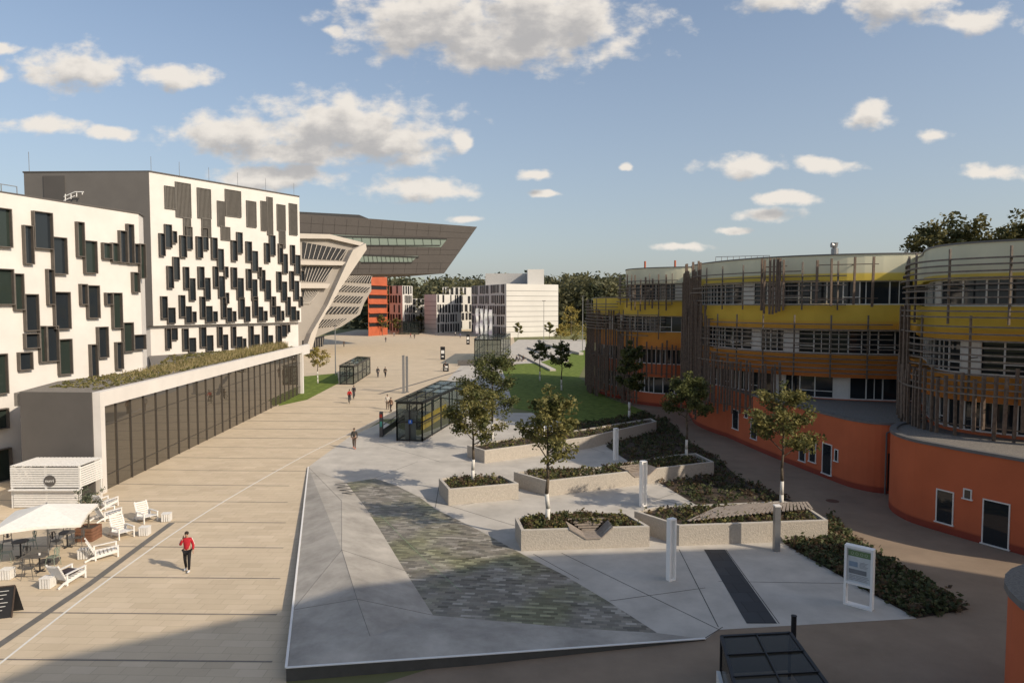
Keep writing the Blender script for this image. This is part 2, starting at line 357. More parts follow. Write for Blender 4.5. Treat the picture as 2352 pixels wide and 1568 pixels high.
# ------------------------------------------------------------ ground
def struct(name,mb,mats,**k): return tag(mb.build(name,mats,**k),kind='structure')
GR=M('far_ground',(.16,.16,.07),.95,.3,.03)
mb=MB(); mb.sheet([(-3000,-200),(3000,-200),(3000,4500),(-3000,4500)],0); struct('ground',mb,GR)
mb=MB(); mb.sheet([g2(650,1640),(-60,12),(-75,330),g2(1130,757),g2(1180,775),g2(1190,834),g2(1080,870),g2(1010,960),g2(880,962),g2(708,1072)],.004); struct('plaza_pavement',mb,TAN)
mb=MB(); mb.sheet([g2(650,1640),(-12,-30),(70,-30),(70,110),(12,110),g2(1358,885),g2(1480,945),g2(1390,1020),g2(1400,1100),g2(1100,1500)],.006); struct('path',mb,RESIN)
cp=[g2(708,1072),g2(800,1005),g2(880,968),g2(960,1000),g2(1060,960),g2(1110,948),g2(1220,948),g2(1290,970),g2(1420,975),g2(1520,985),g2(1700,1120),g2(1900,1190),g2(2105,1420),g2(1650,1446),g2(1620,1468),g2(657,1550)]
mb=MB(); mb.sheet(cp,.012); struct('concrete_pavement',mb,CONC)
Z=gp
V=dict(a=Z(708,1072,.06),b=Z(672,1400,.35),c=Z(657,1533,.45),d=Z(1100,1503,.35),e=Z(1620,1466,.06),s1=Z(795,1108,.05),s2=Z(840,1165,.05),s3=Z(880,1228,.05),s4=Z(930,1310,.05),s5=Z(995,1412,.05),s6=Z(1330,1442,.05),s7=Z(1512,1453,.05),r1=Z(785,1150,.4),r2=Z(785,1262,.75),r3=Z(820,1375,.8),r4=Z(850,1460,.65))
mb=MB()
for f in ('a r1 s1','a b r2 r1','b r3 r2','b c r4 r3','r1 r2 s3 s2','r1 s2 s1','r2 s4 s3','r2 r3 s5 s4','r3 r4 s5','c d r4','r4 d s6 s5','d e s7 s6'):
    vs=[V[k] for k in f.split()]; mb.add(vs,[tuple(range(len(vs)))])
for a,b in (('a','b'),('b','c'),('c','d'),('d','e')):
    A,B=V[a],V[b]; mb.add([A,B,(B.x,B.y,0),(A.x,A.y,0)],[(0,1,2,3)],1)
struct('raised_concrete_ground',mb,[CONC2,JOINT])
mb=MB()
for a,b in (('a','b'),('b','c'),('c','d'),('d','e')): mb.beam(V[a]+Vector((0,0,.012)),V[b]+Vector((0,0,.012)),.08,.03)
tag(mb.build('metal_edging',WHITEP,origin=V['c']),'thin white metal edging along the raised concrete wedge','edging')
mb=MB()
for a,b in (('r1','r2'),('r2','r3'),('r3','r4'),('b','r3'),('r2','s4'),('r3','s5'),('a','r1'),('b','r2')): mb.beam(V[a]+Vector((0,0,.003)),V[b]+Vector((0,0,.003)),.014,.01)
struct('pavement_joints',mb,flat('joint_soft',(.17,.16,.145)))
mb=MB(); sp_=[g2(x,y,.03) for x,y in ((795,1108),(862,1098),(905,1112),(962,1140),(1000,1168),(1102,1218),(1200,1272),(1300,1322),(1400,1382),(1512,1454),(1330,1443),(995,1413),(930,1311),(880,1229),(840,1166))]
mb.sheet(sp_,.03); tag(mb.build('slate_fountain',SLATE,origin=(*sp_[3],0)),'wedge shaped water feature paved with mottled green and brown slate tiles','fountain')
mb=MB(); strip(mb,smooth_pts([g2(870,1180),g2(960,1270),g2(1060,1360)]),.03,.036); struct('fountain_channel_water',mb,flat('algae_green',(.18,.25,.12),.3))
mb=MB()
for seg in (((962,1140),(1185,1208)),((1000,1165),(1010,1105)),((1180,1140),(1060,1160)),((1290,1270),(1650,1445)),((1560,1262),(1650,1440)),((1225,1272),(1330,1330)),((1480,1262),(1560,1262)),((1400,1380),(1620,1350)),((1667,1262),(1790,1432)),((1650,1335),(1960,1340)),((1490,1140),(1650,1182)),((1500,1150),(1640,1100)),((1620,1465),(1660,1440)),((1120,1140),(1200,1150)),((1190,1115),(1255,1137)),((1000,1060),(1080,1060)),((870,1020),(1010,1060)),((1300,1010),(1390,1040)),((860,1098),(960,1060)),((1200,1050),(1340,1020))):
    strip(mb,[g2(*seg[0]),g2(*seg[1])],.035,.017)
struct('pavement_joint_lines',mb,JOINT)
mb=MB(); mb.sheet([g2(1617,1262),g2(1665,1262),g2(1785,1432),g2(1715,1432)],.02); struct('dark_stone_pavement_strip',mb,BLUESTONE)
mb=MB()
for i,y0 in enumerate((19.2,22.6,26.1,29.6,33.4,37.3,41.2,45,49,53,57,61,65.5,70,75,80,86,92,99,107,116,126)):
    xl=-26.2-(y0-42)*.05 if y0>42 else -36
    xe=-(7.3+(y0-20)*.30) if y0<46 else -14-(y0-46)*.06
    strip(mb,[(xl,y0+.3),(-20 if y0<42 else -22,y0),(xe,y0-.2)],.10 if y0<60 else .2,.008)
struct('paving_bands_pavement',mb,BAND)
mb=MB(); strip(mb,[g2(-60,1520),g2(200,1345),g2(395,1200)],.34,.010); strip(mb,[g2(870,905),g2(960,880),g2(1060,850)],.5,.010); struct('drain_and_stripe_pavement',mb,DRAIN_STRIPE)  # drain line, then a wider dark stripe across the far plaza
mb=MB(); strip(mb,smooth_pts([g2(-40,1555),g2(250,1330),g2(480,1172),g2(700,1046),g2(845,975),g2(935,925)]),.09,.013); struct('white_line_road_marking',mb,flat('line_white',(.7,.68,.63)))
mb=MB()
for i in range(4): strip(mb,[g2(770+i*5,1112+i*7,.25),g2(800+i*5,1113+i*7,.15)],.2,.28)
tag(mb.build('floor_grille',JOINT,origin=gp(785,1120)),'row of short dark drain slots at the upper corner of the raised concrete','drain grille')
mb=MB(); mb.sheet([g2(657,868),g2(700,864),g2(775,857),g2(778,880),g2(705,918),g2(640,932)],.02); struct('lawn_grass',mb,LAWN)
mb=MB(); mb.sheet([g2(1150,842),g2(1230,832),g2(1345,802),g2(1362,803),(11,112),g2(1358,885),g2(1400,915),g2(1482,944),g2(1410,965),g2(1300,972),g2(1220,945),g2(1180,938),g2(1165,880)],.02); struct('lawn_slope_grass',mb,LAWN)
mb=MB(); mb.sheet([g2(1175,836),g2(1150,812),g2(1190,780),g2(1345,780),g2(1345,803),g2(1232,834)],.024); struct('terrace_pavement',mb,CONC)
mb=MB(); mb.sheet([g2(1060,838),g2(1190,838),g2(1165,950),g2(1060,950),g2(1000,900)],.009); struct('upper_pavement',mb,CONC)
for i,(a,b,h) in enumerate((((1195,815),(1270,852),.35),((1215,800),(1300,832),.5),((1245,790),(1335,815),.6))):
    mb=MB(); A=gp(*a);B=gp(*b); mb.beam(A+Vector((0,0,h/2)),B+Vector((0,0,h/2)),1.1,h)
    tag(mb.build('seating_step',PCOP,origin=A),['lowest pale concrete seating step beside the lawn','middle pale concrete seating step above the lawn','highest pale concrete seating step above the lawn'][i],'step')
def leaves(mb,c,rx,ry,rz,n,size,rg,mi=0):
    for _ in range(n):
        while True:
            p=(rg.gauss(0,.5),rg.gauss(0,.5),rg.gauss(0,.5))
            if p[0]**2+p[1]**2+p[2]**2<1.2: break
        x,y,z=c[0]+p[0]*rx,c[1]+p[1]*ry,c[2]+p[2]*rz
        a=Vector((rg.gauss(0,1),rg.gauss(0,1),rg.gauss(0,.7))).normalized(); b=a.cross(Vector((rg.gauss(0,1),rg.gauss(0,1),rg.gauss(0,1)))).normalized()
        s=size*rg.uniform(.6,1.3); a=a*s; b=b*s*.6
        mb.add([(x-a.x,y-a.y,z-a.z),(x+b.x,y+b.y,z+b.z),(x+a.x,y+a.y,z+a.z),(x-b.x,y-b.y,z-b.z)],[(0,1,2,3)],mi)
def inpoly(x,y,P):
    c=False;j=len(P)-1
    for i in range(len(P)):
        if (P[i][1]>y)!=(P[j][1]>y) and x<(P[j][0]-P[i][0])*(y-P[i][1])/(P[j][1]-P[i][1])+P[i][0]: c=not c
        j=i
    return c
def cover(name,poly,z,n,size,h,mats,label,seed,cat='ground cover'):
    rg=random.Random(seed); mb=MB(); xs=[p[0] for p in poly];ys=[p[1] for p in poly]; k=0;tr=0
    while k<n and tr<n*12:
        tr+=1; x=rg.uniform(min(xs),max(xs)); y=rg.uniform(min(ys),max(ys))
        if not inpoly(x,y,poly): continue
        hh=h*rg.uniform(.4,1.3); q=rg.randint(5,10); mi=rg.randint(0,len(mats)-1)
        leaves(mb,(x,y,z+hh*.5),size*2.2,size*2.2,hh*.6,q,size,rg,mi); k+=q
    return tag(mb.build(name,mats,origin=(poly[0][0],poly[0][1],z)),label,cat,kind='stuff')
bed1=[g2(*p) for p in ((1392,1025),(1500,962),(1530,960),(1580,1015),(1640,1045),(1700,1100),(1820,1150),(1600,1160),(1520,1112))]
bed2=[g2(*p) for p in ((1800,1248),(1902,1240),(1905,1180),(1960,1240),(2225,1400),(2105,1420),(1960,1340))]
bed3=[g2(*p) for p in ((1290,978),(1400,965),(1480,948),(1505,958),(1310,990))]
for i,(b,nm) in enumerate(((bed1,'dark low shrubs in the bed between planters and curved orange building'),(bed2,'dark low shrubs in the bed beside the tall notice board'),(bed3,'low hedge plants along the edge of the shaded lawn'))):
    mb=MB(); mb.sheet(b,.022+.002*i); struct('planting_soil_ground',mb,SOIL)
    cover('shrub_bed',b,.02,(9000,9000,2500)[i],.11,.34,[LEAFP,LEAFR,LEAFP],nm,20+i)
# ------------------------------------------------------------ planters
def planter(px_poly,h,label,seed,notch=None,dens=3000,lbl2=None):
    P=[Vector(g2(x,y,h)) for x,y in px_poly]; n=len(P)
    cen=sum(P,Vector((0,0)))/n
    ar=sum(P[i].x*P[(i+1)%n].y-P[(i+1)%n].x*P[i].y for i in range(n))
    sg=1 if ar>0 else -1; T=.16; I=[]
    for i in range(n):
        a=(P[i]-P[i-1]).normalized(); b=(P[(i+1)%n]-P[i]).normalized()
        na=Vector((-a.y,a.x))*sg; nb=Vector((-b.y,b.x))*sg; m=(na+nb).normalized(); I.append(P[i]+m*T/max(.4,m.dot(na)))
    root=thing('planter',label,'planter',(cen.x,cen.y,0))
    mb=MB(); cp_=MB()
    for i in range(n):
        j=(i+1)%n; A,B,C,D=P[i],P[j],I[j],I[i]
        def seg(t0,t1,zt0,zt1):
            a=A.lerp(B,t0);b=A.lerp(B,t1);c=D.lerp(C,t1);d=D.lerp(C,t0)
            mb.hexa([(a.x,a.y,0),(b.x,b.y,0),(c.x,c.y,0),(d.x,d.y,0),(a.x,a.y,zt0-.05),(b.x,b.y,zt1-.05),(c.x,c.y,zt1-.05),(d.x,d.y,zt0-.05)])
            cp_.hexa([(a.x,a.y,zt0-.047),(b.x,b.y,zt1-.047),(c.x,c.y,zt1-.047),(d.x,d.y,zt0-.047),(a.x,a.y,zt0),(b.x,b.y,zt1),(c.x,c.y,zt1),(d.x,d.y,zt0)])
        if notch and notch[0]==i:
            _,t0,t1,t2,t3,dz=notch
            seg(0,t0,h,h);seg(t0,t1,h,h-dz);seg(t1,t2,h-dz,h-dz);seg(t2,t3,h-dz,h);seg(t3,1,h,h)
        else: seg(0,1,h,h)
    mb.build('side_wall',PLANTER,root); cp_.build('coping',PCOP,root)
    s=MB(); s.prism([(p.x,p.y) for p in I],.02,(h-.14) if not notch else h-notch[5]-.05); s.build('soil',SOIL,root)
    poly=[(p.x,p.y) for p in [cen+(q-cen)*.93 for q in I]]
    if notch:
        A,B=P[notch[0]],P[notch[0]+1]; d=(B-A).normalized(); t0,t3=notch[1],notch[4]; L_=(B-A).length
        rg=random.Random(seed); m=MB(); xs=[p[0] for p in poly];ys=[p[1] for p in poly]; k=0; tr=0
        while k<dens and tr<dens*12:
            tr+=1; x=rg.uniform(min(xs),max(xs)); y=rg.uniform(min(ys),max(ys))
            if not inpoly(x,y,poly): continue
            u=(Vector((x,y))-A).dot(d)/L_; v=abs((Vector((x,y))-A).dot(Vector((-d.y,d.x))))
            if t0-.02<u<t3+.02 and v<1.2: continue
            q=rg.randint(5,10); hh=.3*rg.uniform(.4,1.3); leaves(m,(x,y,h-.14+hh*.5),.19,.19,hh*.6,q,.085,rg,rg.randint(0,2)); k+=q
        tag(m.build('planter_foliage',[LEAFP,LEAFR,LEAF],origin=(cen.x,cen.y,h-.14)),lbl2,'plants',kind='stuff')
    else: cover('planter_foliage',poly,h-.14,dens,.085,.3,[LEAFP,LEAFR,LEAF],lbl2,seed,cat='plants')
    return root,P
planter([(1008,1098),(1030,1123),(1191,1109),(1150,1089),(1045,1091)],1.0,'short textured concrete planter with a single young tree, leftmost of all',31,dens=1500,lbl2='low green plants filling the short leftmost concrete planter')
planter([(1073,1022),(1113,1034),(1235,1018),(1350,1003),(1508,967),(1495,960),(1340,985),(1160,1008)],1.0,'long tapering concrete planter nearest the glass stair pavilion',32,dens=2500,lbl2='low green plants filling the long planter by the glass pavilion')
rt3,P3=planter([(1180,1083),(1255,1104),(1640,1060),(1598,1040),(1555,1043),(1370,1072),(1230,1076)],1.0,'long middle concrete planter with a timber notch near its right end',33,notch=(1,.46,.5,.58,.63,.45),dens=4500,lbl2='low green plants filling the long middle planter')
rt4,P4=planter([(1183,1188),(1197,1217),(1492,1208),(1440,1178),(1330,1172),(1215,1182)],1.05,'wide front concrete planter with a V shaped wooden seat cut into it',34,notch=(1,.37,.5,.62,.71,.55),dens=4600,lbl2='low green plants filling the front planter around the wooden seat')
rt5,P5=planter([(1457,1173),(1560,1206),(1902,1194),(1850,1160),(1800,1150),(1500,1163)],1.05,'right hand concrete planter carrying a long wooden lounging deck',35,dens=3500,lbl2='low green plants filling the right hand planter')
def vseat(P,i,t,h,dz,depth,label):
    A,B=P[i],P[i+1]; d=(B-A).normalized(); nrm=Vector((-d.y,d.x))
    if nrm.y<0: nrm=-nrm
    q=[A.lerp(B,x) for x in t]; zs=[h+.04,h-dz+.06,h-dz+.06,h+.04]
    root=thing('wooden_bench',label,'bench',(q[1].x,q[1].y,h-dz))
    for k,nm in ((0,'backrest'),(1,'seat'),(2,'backrest')):
        mb=MB(); a=q[k];b=q[k+1]; nn=8
        for m in range(nn):
            o0=nrm*(depth*m/nn-.05); o1=nrm*(depth*(m+.8)/nn-.05)
            mb.hexa([(a.x+o0.x,a.y+o0.y,zs[k]-.05),(b.x+o0.x,b.y+o0.y,zs[k+1]-.05),(b.x+o1.x,b.y+o1.y,zs[k+1]-.05),(a.x+o1.x,a.y+o1.y,zs[k]-.05),
                     (a.x+o0.x,a.y+o0.y,zs[k]+.02),(b.x+o0.x,b.y+o0.y,zs[k+1]+.02),(b.x+o1.x,b.y+o1.y,zs[k+1]+.02),(a.x+o1.x,a.y+o1.y,zs[k]+.02)])
        mb.build(nm,WOODG,root)
    mb=MB(); o=nrm*(depth-.02)   # leaning back rest closing the recess, horizontal boards
    for k in range(5):
        t0=k/5; z0=h-dz+.06+(dz+.05)*t0; z1=z0+(dz+.05)/5*.8; wa=q[1].lerp(q[0],t0); wb=q[2].lerp(q[3],t0); lean=nrm*(.25*t0)
        mb.hexa([(p.x+o.x+lean.x+e.x,p.y+o.y+lean.y+e.y,z) for z in (z0,z1) for p,e in ((wa,nrm*0),(wb,nrm*0),(wb,nrm*.04),(wa,nrm*.04))])
    mb.build('back_panel',WOODG,root)
vseat(P4,1,(.37,.5,.62,.71),1.05,.55,1.1,'V shaped wooden slatted seat set into the front planter')
vseat(P3,1,(.46,.5,.58,.63),1.0,.45,1.0,'small wooden slatted seat set into the long middle planter')
mb=MB()
a=gp(1580,1192,1.15);b=gp(1650,1164,1.15);d_=gp(1872,1166,1.15)
for k in range(30):
    t=k/30; p=a.lerp(d_,t)+Vector((0,-.1,0)); q=b.lerp(d_+Vector((0,.7,0)),t)
    mb.beam((p.x,p.y,1.10+.05*min(1,t*3)),(q.x,q.y,1.14+.14*min(1,t*3)),.13,.05)
tag(mb.build('wooden_deck',WOODG,origin=(a.x,a.y,1.05)),'long slatted wooden deck lying across the right hand planter','deck')
# ------------------------------------------------------------ trees
def tree(base,h,cr,th,n,label,seed,leaf=LEAF,white=True,lsz=.11,lean=0,name='young_tree',group=None,cat='tree',nb=11):
    rg=random.Random(seed); x,y,z=base; root=thing(name,label,cat,(x,y,z),group)
    tr=MB(); top=z+h*.86; pts=[]; K=8
    for i in range(K+1):
        t=i/K; pts.append(Vector((x+lean*t+rg.uniform(-.03,.03)*h*.2,y+rg.uniform(-.03,.03)*h*.2,z+(top-z)*t)) if i else Vector((x,y,z-.05)))
    r0=.016*h
    rad=lambda t:r0*(1-.8*t)
    for i in range(K): tr.tube(pts[i],pts[i+1],rad(i/K),rad((i+1)/K),8)
    ends=[]
    for b in range(nb):
        t=th/h+(.86-th/h)*(b+.3)/nb; t=min(.97,t/.86); k=min(K-1,int(t*K)); p=pts[k].lerp(pts[k+1],t*K-k)
        a=b*2.4+rg.uniform(-.4,.4); f=math.sin(math.pi*min(1,max(.12,(t-th/h)/(1-th/h)*.85+.18)))**.7
        ln=cr*(.45+.6*f)*rg.uniform(.75,1.1); up=rg.uniform(.35,.8)
        q=p+Vector((math.cos(a)*ln,math.sin(a)*ln,up*ln)); m=p.lerp(q,.5)+Vector((0,0,-.06*ln))
        tr.tube(p,m,r0*.4*(1-t*.5),r0*.26,5); tr.tube(m,q,r0*.26,r0*.07,5)
        ends.append((m.lerp(q,.3),.7));ends.append((q,.8));ends.append((m.lerp(q,.7),.9))
        for s_ in range(3):
            q2=m.lerp(q,rg.uniform(-.2,.7))+Vector((rg.uniform(-1,1),rg.uniform(-1,1),rg.uniform(-.3,.6)))*cr*.4
            tr.tube(m.lerp(q,.3),q2,r0*.14,r0*.05,4); ends.append((q2,.9))
    ends.append((pts[-1]+Vector((0,0,h*.05)),1)); ends.append((pts[-1]+Vector((0,0,h*.1)),.7)); ends.append((pts[-2],1))
    tr.build('trunk',BARK,root,smooth=True)
    if white:
        wm_=MB(); hw=min(th*.8,1.9)
        seg=max(1,int(hw/((top-z)/K)))
        for i in range(seg): wm_.tube(pts[i],pts[i+1],rad(i/K)+.012,rad((i+1)/K)+.012,8)
        wm_.build('trunk_paint',TRUNKW,root,smooth=True)
    cm=MB(); per=n/sum(e[1] for e in ends)
    for p,wt in ends:
        k=int(per*wt*rg.uniform(.5,1.5)); sc=cr*.27
        leaves(cm,p,sc*rg.uniform(.7,1.35),sc*rg.uniform(.7,1.35),sc*rg.uniform(.5,1.0),k,lsz,rg)
    cm.build('crown',leaf,root)
    return root
def hgt(px,ybase,ytop,bz=0):
    p=gp(px,ybase,bz); q=dp(px,ytop,p.y); return p,q.z-p.z
for (px,yb,yt,bz,cr,th,n,seed,leaf,lab) in (
  (1087,1104,872,.86,1.9,2.2,4800,1,LEAF,'young tree with white painted trunk in the leftmost short planter'),
  (1257,1202,878,.9,1.6,2.9,3900,2,LEAF,'tallest looking young tree with white painted trunk in the front planter'),
  (1577,1052,852,.86,1.7,2.6,4400,3,LEAFD,'young tree with white trunk at the right end of the long middle planter'),
  (1795,1165,880,.9,1.7,2.7,4300,4,LEAF,'young tree with white trunk in the right hand planter by the orange wall'),
  (1130,1012,808,.86,2.3,2.4,6200,5,LEAFD,'dense dark young tree just right of the glass stair pavilion'),
  (1445,962,778,0,1.5,2.6,4400,6,LEAFD,'young tree on the lawn edge in front of the far orange building'),
  (1240,874,778,0,1.3,3.0,2000,7,LEAFD,'slim young tree on the lawn, left of a pair'),
  (1290,896,782,0,1.5,3.0,2200,8,LEAFD,'slim young tree on the lawn, right of a pair'),
  (730,880,796,0,1.6,2.4,1100,9,LEAFY,'sparse yellowing young tree on the small lawn beside the glass hall')):
    p,h=hgt(px,yb,yt,bz); tree(p,h,cr,th,n,lab,seed,leaf,lsz=.105 if p.y<60 else .15)
for i,(px,yb,yt,lab) in enumerate(((1190,778,740,'small tree in front of the white panelled block, left one'),(1262,778,738,'small tree in front of the white panelled block, middle one'),(1288,785,745,'small yellowish tree at the right corner of the white panelled block'),(878,770,722,'small tree before the red building on the far plaza'),(910,768,728,'small tree just right of the red building on the far plaza'),(1312,770,700,'tree beside the tall lamp post at the far park'),(960,762,725,'small tree behind the far pavilion'))):
    p,h=hgt(px,yb,yt); tree(p,h,h*.28,h*.3,700,lab,40+i,LEAFY if i in(2,5) else LEAF,white=False,lsz=.3,nb=8)
BIGL=leafmat('olive_leaf_big',(.045,.055,.02),(.19,.165,.06),.6)
for i,(px,dep,yt,cr,lab) in enumerate(((2185,70,480,4.0,'broad dark tree rising behind the nearest orange building, left of two'),(2335,66,474,3.4,'broad dark tree rising behind the nearest orange building at the frame edge'))):
    p=dp(px,700,dep); p.z=0; q=dp(px,yt,dep); tree(p,q.z,cr,q.z*.55,9500,lab,60+i,BIGL,white=False,lsz=.22,name='large_tree',nb=16)
rg=random.Random(5); mb=MB()
for k in range(150):
    px=rg.uniform(820,1460); dep=rg.uniform(330,460); yt=638+rg.uniform(-5,10) if px<1120 else 631+rg.uniform(-5,10)
    p=dp(px,yt,dep); zt=p.z; r=rg.uniform(6,10)
    leaves(mb,(p.x,dep,zt-r*.9),r,r,r*.95,190,1.1,rg); leaves(mb,(p.x,dep,zt-r*2.2),r*1.2,r,r*1.3,130,1.6,rg)
for k in range(60):
    px=rg.choice((rg.uniform(300,900),rg.uniform(1420,2400))); dep=rg.uniform(380,460); p=dp(px,645,dep); r=9
    leaves(mb,(p.x,dep,p.z-r),r*1.6,r,r*1.4,160,1.8,rg)
tag(mb.build('woodland',WOODS,origin=(0,400,0)),'distant dark wood stretching along the horizon behind the campus','wood',kind='stuff')
mb=MB()
for k in range(90):
    px=rg.uniform(1275,1450); y=rg.uniform(700,785); p=gp(px,max(y,735)); dep=min(p.y,320) if y>735 else rg.uniform(260,330)
    x=(px-1176)/F*dep; r=rg.uniform(1.0,2.6); leaves(mb,(x,dep,r*.7),r,r,r*.9,60,.4,rg,mi=rg.randint(0,1))
tag(mb.build('park_shrubs',[LEAFY,LEAF],origin=(30,280,0)),'yellow green shrubs of the far sunlit park behind the seating terrace','shrubs',kind='stuff')
# ------------------------------------------------------------ left: white buildings
def win(C,s0,s1,z0,z1,par,dep=.38,fr=FRAME,gl=GLASS,t=.06,lou=False):
    m=MB()
    C.box(m,s0,s0+t,z0,z1,0,dep);C.box(m,s1-t,s1,z0,z1,0,dep);C.box(m,s0+t,s1-t,z1-t,z1,0,dep);C.box(m,s0+t,s1-t,z0,z0+t,0,dep)
    if lou:
        k=max(2,int((s1-s0)/.16))
        for i in range(k): x=s0+t+(s1-s0-2*t)*(i+.3)/k; C.box(m,x,x+.07,z0+t,z1-t,.05,dep*.8)
        C.box(m,s0+t,s1-t,z0+t,z1-t,.005,.04)
        return m.build('louvre',fr,par)
    f=m.build('window',fr,par); m=MB(); C.box(m,s0+t,s1-t,z0+t,z1-t,.03,.06); m.build('pane',gl,f); return f
FA=Curtain([(-37.4,38.4),(-31.2,57.5)])
ZA=19.7
lw=thing('campus_building','long white building wing with staggered dark window boxes at the left edge','building',(-34,48,0))
mb=MB(); mb.prism([(-37.4,38.4),(-31.2,57.5),(-31.9,59.5),(-60,62),(-60,38.4)],0,ZA-.12); mb.build('wall',WHITE,lw)
mb=MB(); mb.prism([(-37.5,38.3),(-31.1,57.5),(-31.8,59.6),(-60,62.1),(-60,38.3)],ZA-.117,ZA); r_=mb.build('roof',DGREY,lw)
mb=MB()
for i in range(8): mb.tube((-36.9+i*.35,41+i*1.0,ZA),(-36.9+i*.35,41+i*1.0,ZA+.5),.03)
mb.beam((-36.9,41,ZA+.5),(-34.45,48,ZA+.5),.05,.05); mb.build('railing',STEEL,r_)
for (x0,y0,x1,y1) in ((-20,478,22,568),(50,518,72,607),(72,487,116,572),(116,545,149,630),(172,510,189,590),(189,553,218,628),(231,558,252,595),(252,558,270,602),(270,530,288,604),(288,515,303,606),(303,560,318,606),
  (-20,617,27,700),(27,628,50,712),(52,675,84,760),(104,618,120,700),(120,670,157,756),(180,652,196,700),(196,655,224,731),(238,672,254,700),(254,672,276,754),(300,625,316,672),
  (-20,812,13,905),(38,808,70,850),(86,748,102,832),(102,748,130,830),(130,778,161,860),(203,790,220,866),(220,750,244,822),(262,785,278,848),(278,740,302,808),(302,768,330,803),(316,560,330,640),
  (-20,938,15,985),(-20,1030,22,1105),(52,765,86,800)):
    s0,s1,z0,z1=FA.rect(x0,y0,x1,y1); win(FA,s0+.005,s1-.005,z0,z1,lw,dep=.32,gl=GLASSG if (x0//7)%3==0 else GLASS)
TC=Curtain([(-39.3,74.8),(-28.4,92.0)]); ZT=26.5; TN=TC.at(1)[2]
tw=thing('campus_building','tall white block with grey side wall and dark window boxes behind the green roof','building',(-36,80,0))
A=TC.P[0];B=TC.P[1]; bk=Vector((-60,95)); bl=Vector((-53.2,75.3))
mb=MB(); mb.prism([A,B,B+Vector((-14,9)),bk,bl],9.7,ZT-.15); mb.build('wall',WHITE,tw)
A2=A-TN*.6;B2=B-TN*.6
mb=MB(); mb.prism([A2,B2,B2+Vector((-12,8)),bk+Vector((2,-1)),bl+Vector((2,.6))],0,9.695); mb.build('lower_wall',WHITE,tw)
mb=MB(); SC=Curtain([(bl.x,bl.y),(A.x-.02,A.y)]); SC.box(mb,0,SC.L,9.7,ZT-.15,.004,.05); mb.build('side_wall',MGREY,tw)
mb=MB(); SC.box(mb,2.2,4.6,22.2,26.0,.06,.12); mb.build('door',DGREY,tw)
mb=MB()
for k in range(4): mb.tube(dp(150+k*13,462-k*5,74.5),dp(150+k*13,446-k*1.5,74.5),.05)
mb.tube(dp(147,452,74.5),dp(172,441,74.5),.06);mb.tube(dp(172,441,74.5),dp(192,441,74.5),.06);mb.tube(dp(145,462,74.5),dp(172,450,74.5),.06)
mb.build('stair_railing',WHITEP,tw)
mb=MB(); mb.prism([A+TN*.08,B+TN*.08,B+Vector((-14,9)),bk,bl+Vector((-.1,-.1))],ZT-.147,ZT); rf=mb.build('roof',DGREY,tw)
mb=MB()
for t in (.02,.18,.36,.55,.75,.97):
    p=A.lerp(B,t)-TN*.3; mb.tube((p.x,p.y,ZT),(p.x,p.y,ZT+1.6),.025)
mb.tube((bl.x+.3,bl.y+.4,ZT),(bl.x+.3,bl.y+.4,ZT+2.2),.03)
mb.build('lightning_rod',STEEL,rf)
for (x0,y0,x1,y1) in ((377,428,402,480),(402,420,438,500),(420,501,438,543),(452,433,484,502),(462,503,484,545),(498,462,515,520),(516,437,553,498),(506,521,528,552),(565,462,588,522),(598,462,611,530),(612,453,626,540),(635,470,655,530),(663,468,682,540),(640,531,655,570)):
    s0,s1,z0,z1=TC.rect(x0,y0,x1,y1); win(TC,s0,s1-.02,z0,z1,tw,dep=.16,fr=LOUV,lou=True)
rg=random.Random(3)
CL2=Curtain([A2,B2])
for fl,zb in enumerate((17.3,13.9,10.5,6.9)):
    C=TC if fl<3 else CL2
    s=.8+(.8 if fl%2 else 0)
    while s<19.0:
        w1=rg.uniform(.6,.8);w2=rg.uniform(.72,.95);w3=rg.uniform(.5,.65); dz=rg.choice((-1.35,-1.2,-1.35,.95)); zz=zb+rg.uniform(-.1,.15)
        lim=9.9 if fl==2 else (6.5 if fl==3 else 0); hi=9.4 if fl==3 else 99
        win(C,s,s+w1,max(zz,lim),min(hi,zz+2.5),tw,dep=.36); win(C,s+w1+.005,s+w1+w2,max(zz+dz,lim),min(hi,zz+dz+2.6),tw,dep=.28)
        e=s+w1+w2
        if rg.random()<.4: win(C,e+.005,e+w3,max(zz+dz*1.6,lim+.05),min(hi,max(zz+dz*1.6,lim)+1.35),tw,dep=.32); e+=w3
        s=e+rg.uniform(.35,.6)
# podium hall
PC=Curtain([(-26.0,42.8),(-28.35,92.5)]); ZP=6.5
ph=thing('glass_hall','low glazed hall with white frame, dark end wall and planted green roof','building',(-28,60,0))
e0=Vector((-31.2,43.1)); a=PC.P[0];b=PC.P[1]
mb=MB(); mb.prism([(a.x-.02,a.y),(a.x-.4,a.y+.4),(b.x-.4,b.y-.3),(b.x-5,b.y-.3),(-33.6,50),(e0.x,e0.y+.05)],0,ZP-.95); mb.build('wall',DGREY,ph)
mb=MB(); PC.box(mb,0,PC.L,ZP-.95,ZP,-.45,.02); PC.box(mb,0,.5,0,ZP-.955,-.45,.02); PC.box(mb,PC.L-.6,PC.L,0,ZP-.955,-.45,.02)
PC.box(mb,PC.L,PC.L+3.5,ZP-1.3,ZP,-.45,.02); mb.build('frame',WHITE,ph)
mb=MB(); EC=Curtain([(e0.x,e0.y),(a.x-.46,a.y+.0)]); EC.box(mb,0,EC.L,0,ZP,.0,.08); mb.build('end_wall',DGREY,ph)
nb=26; g=(PC.L-1.1)/nb
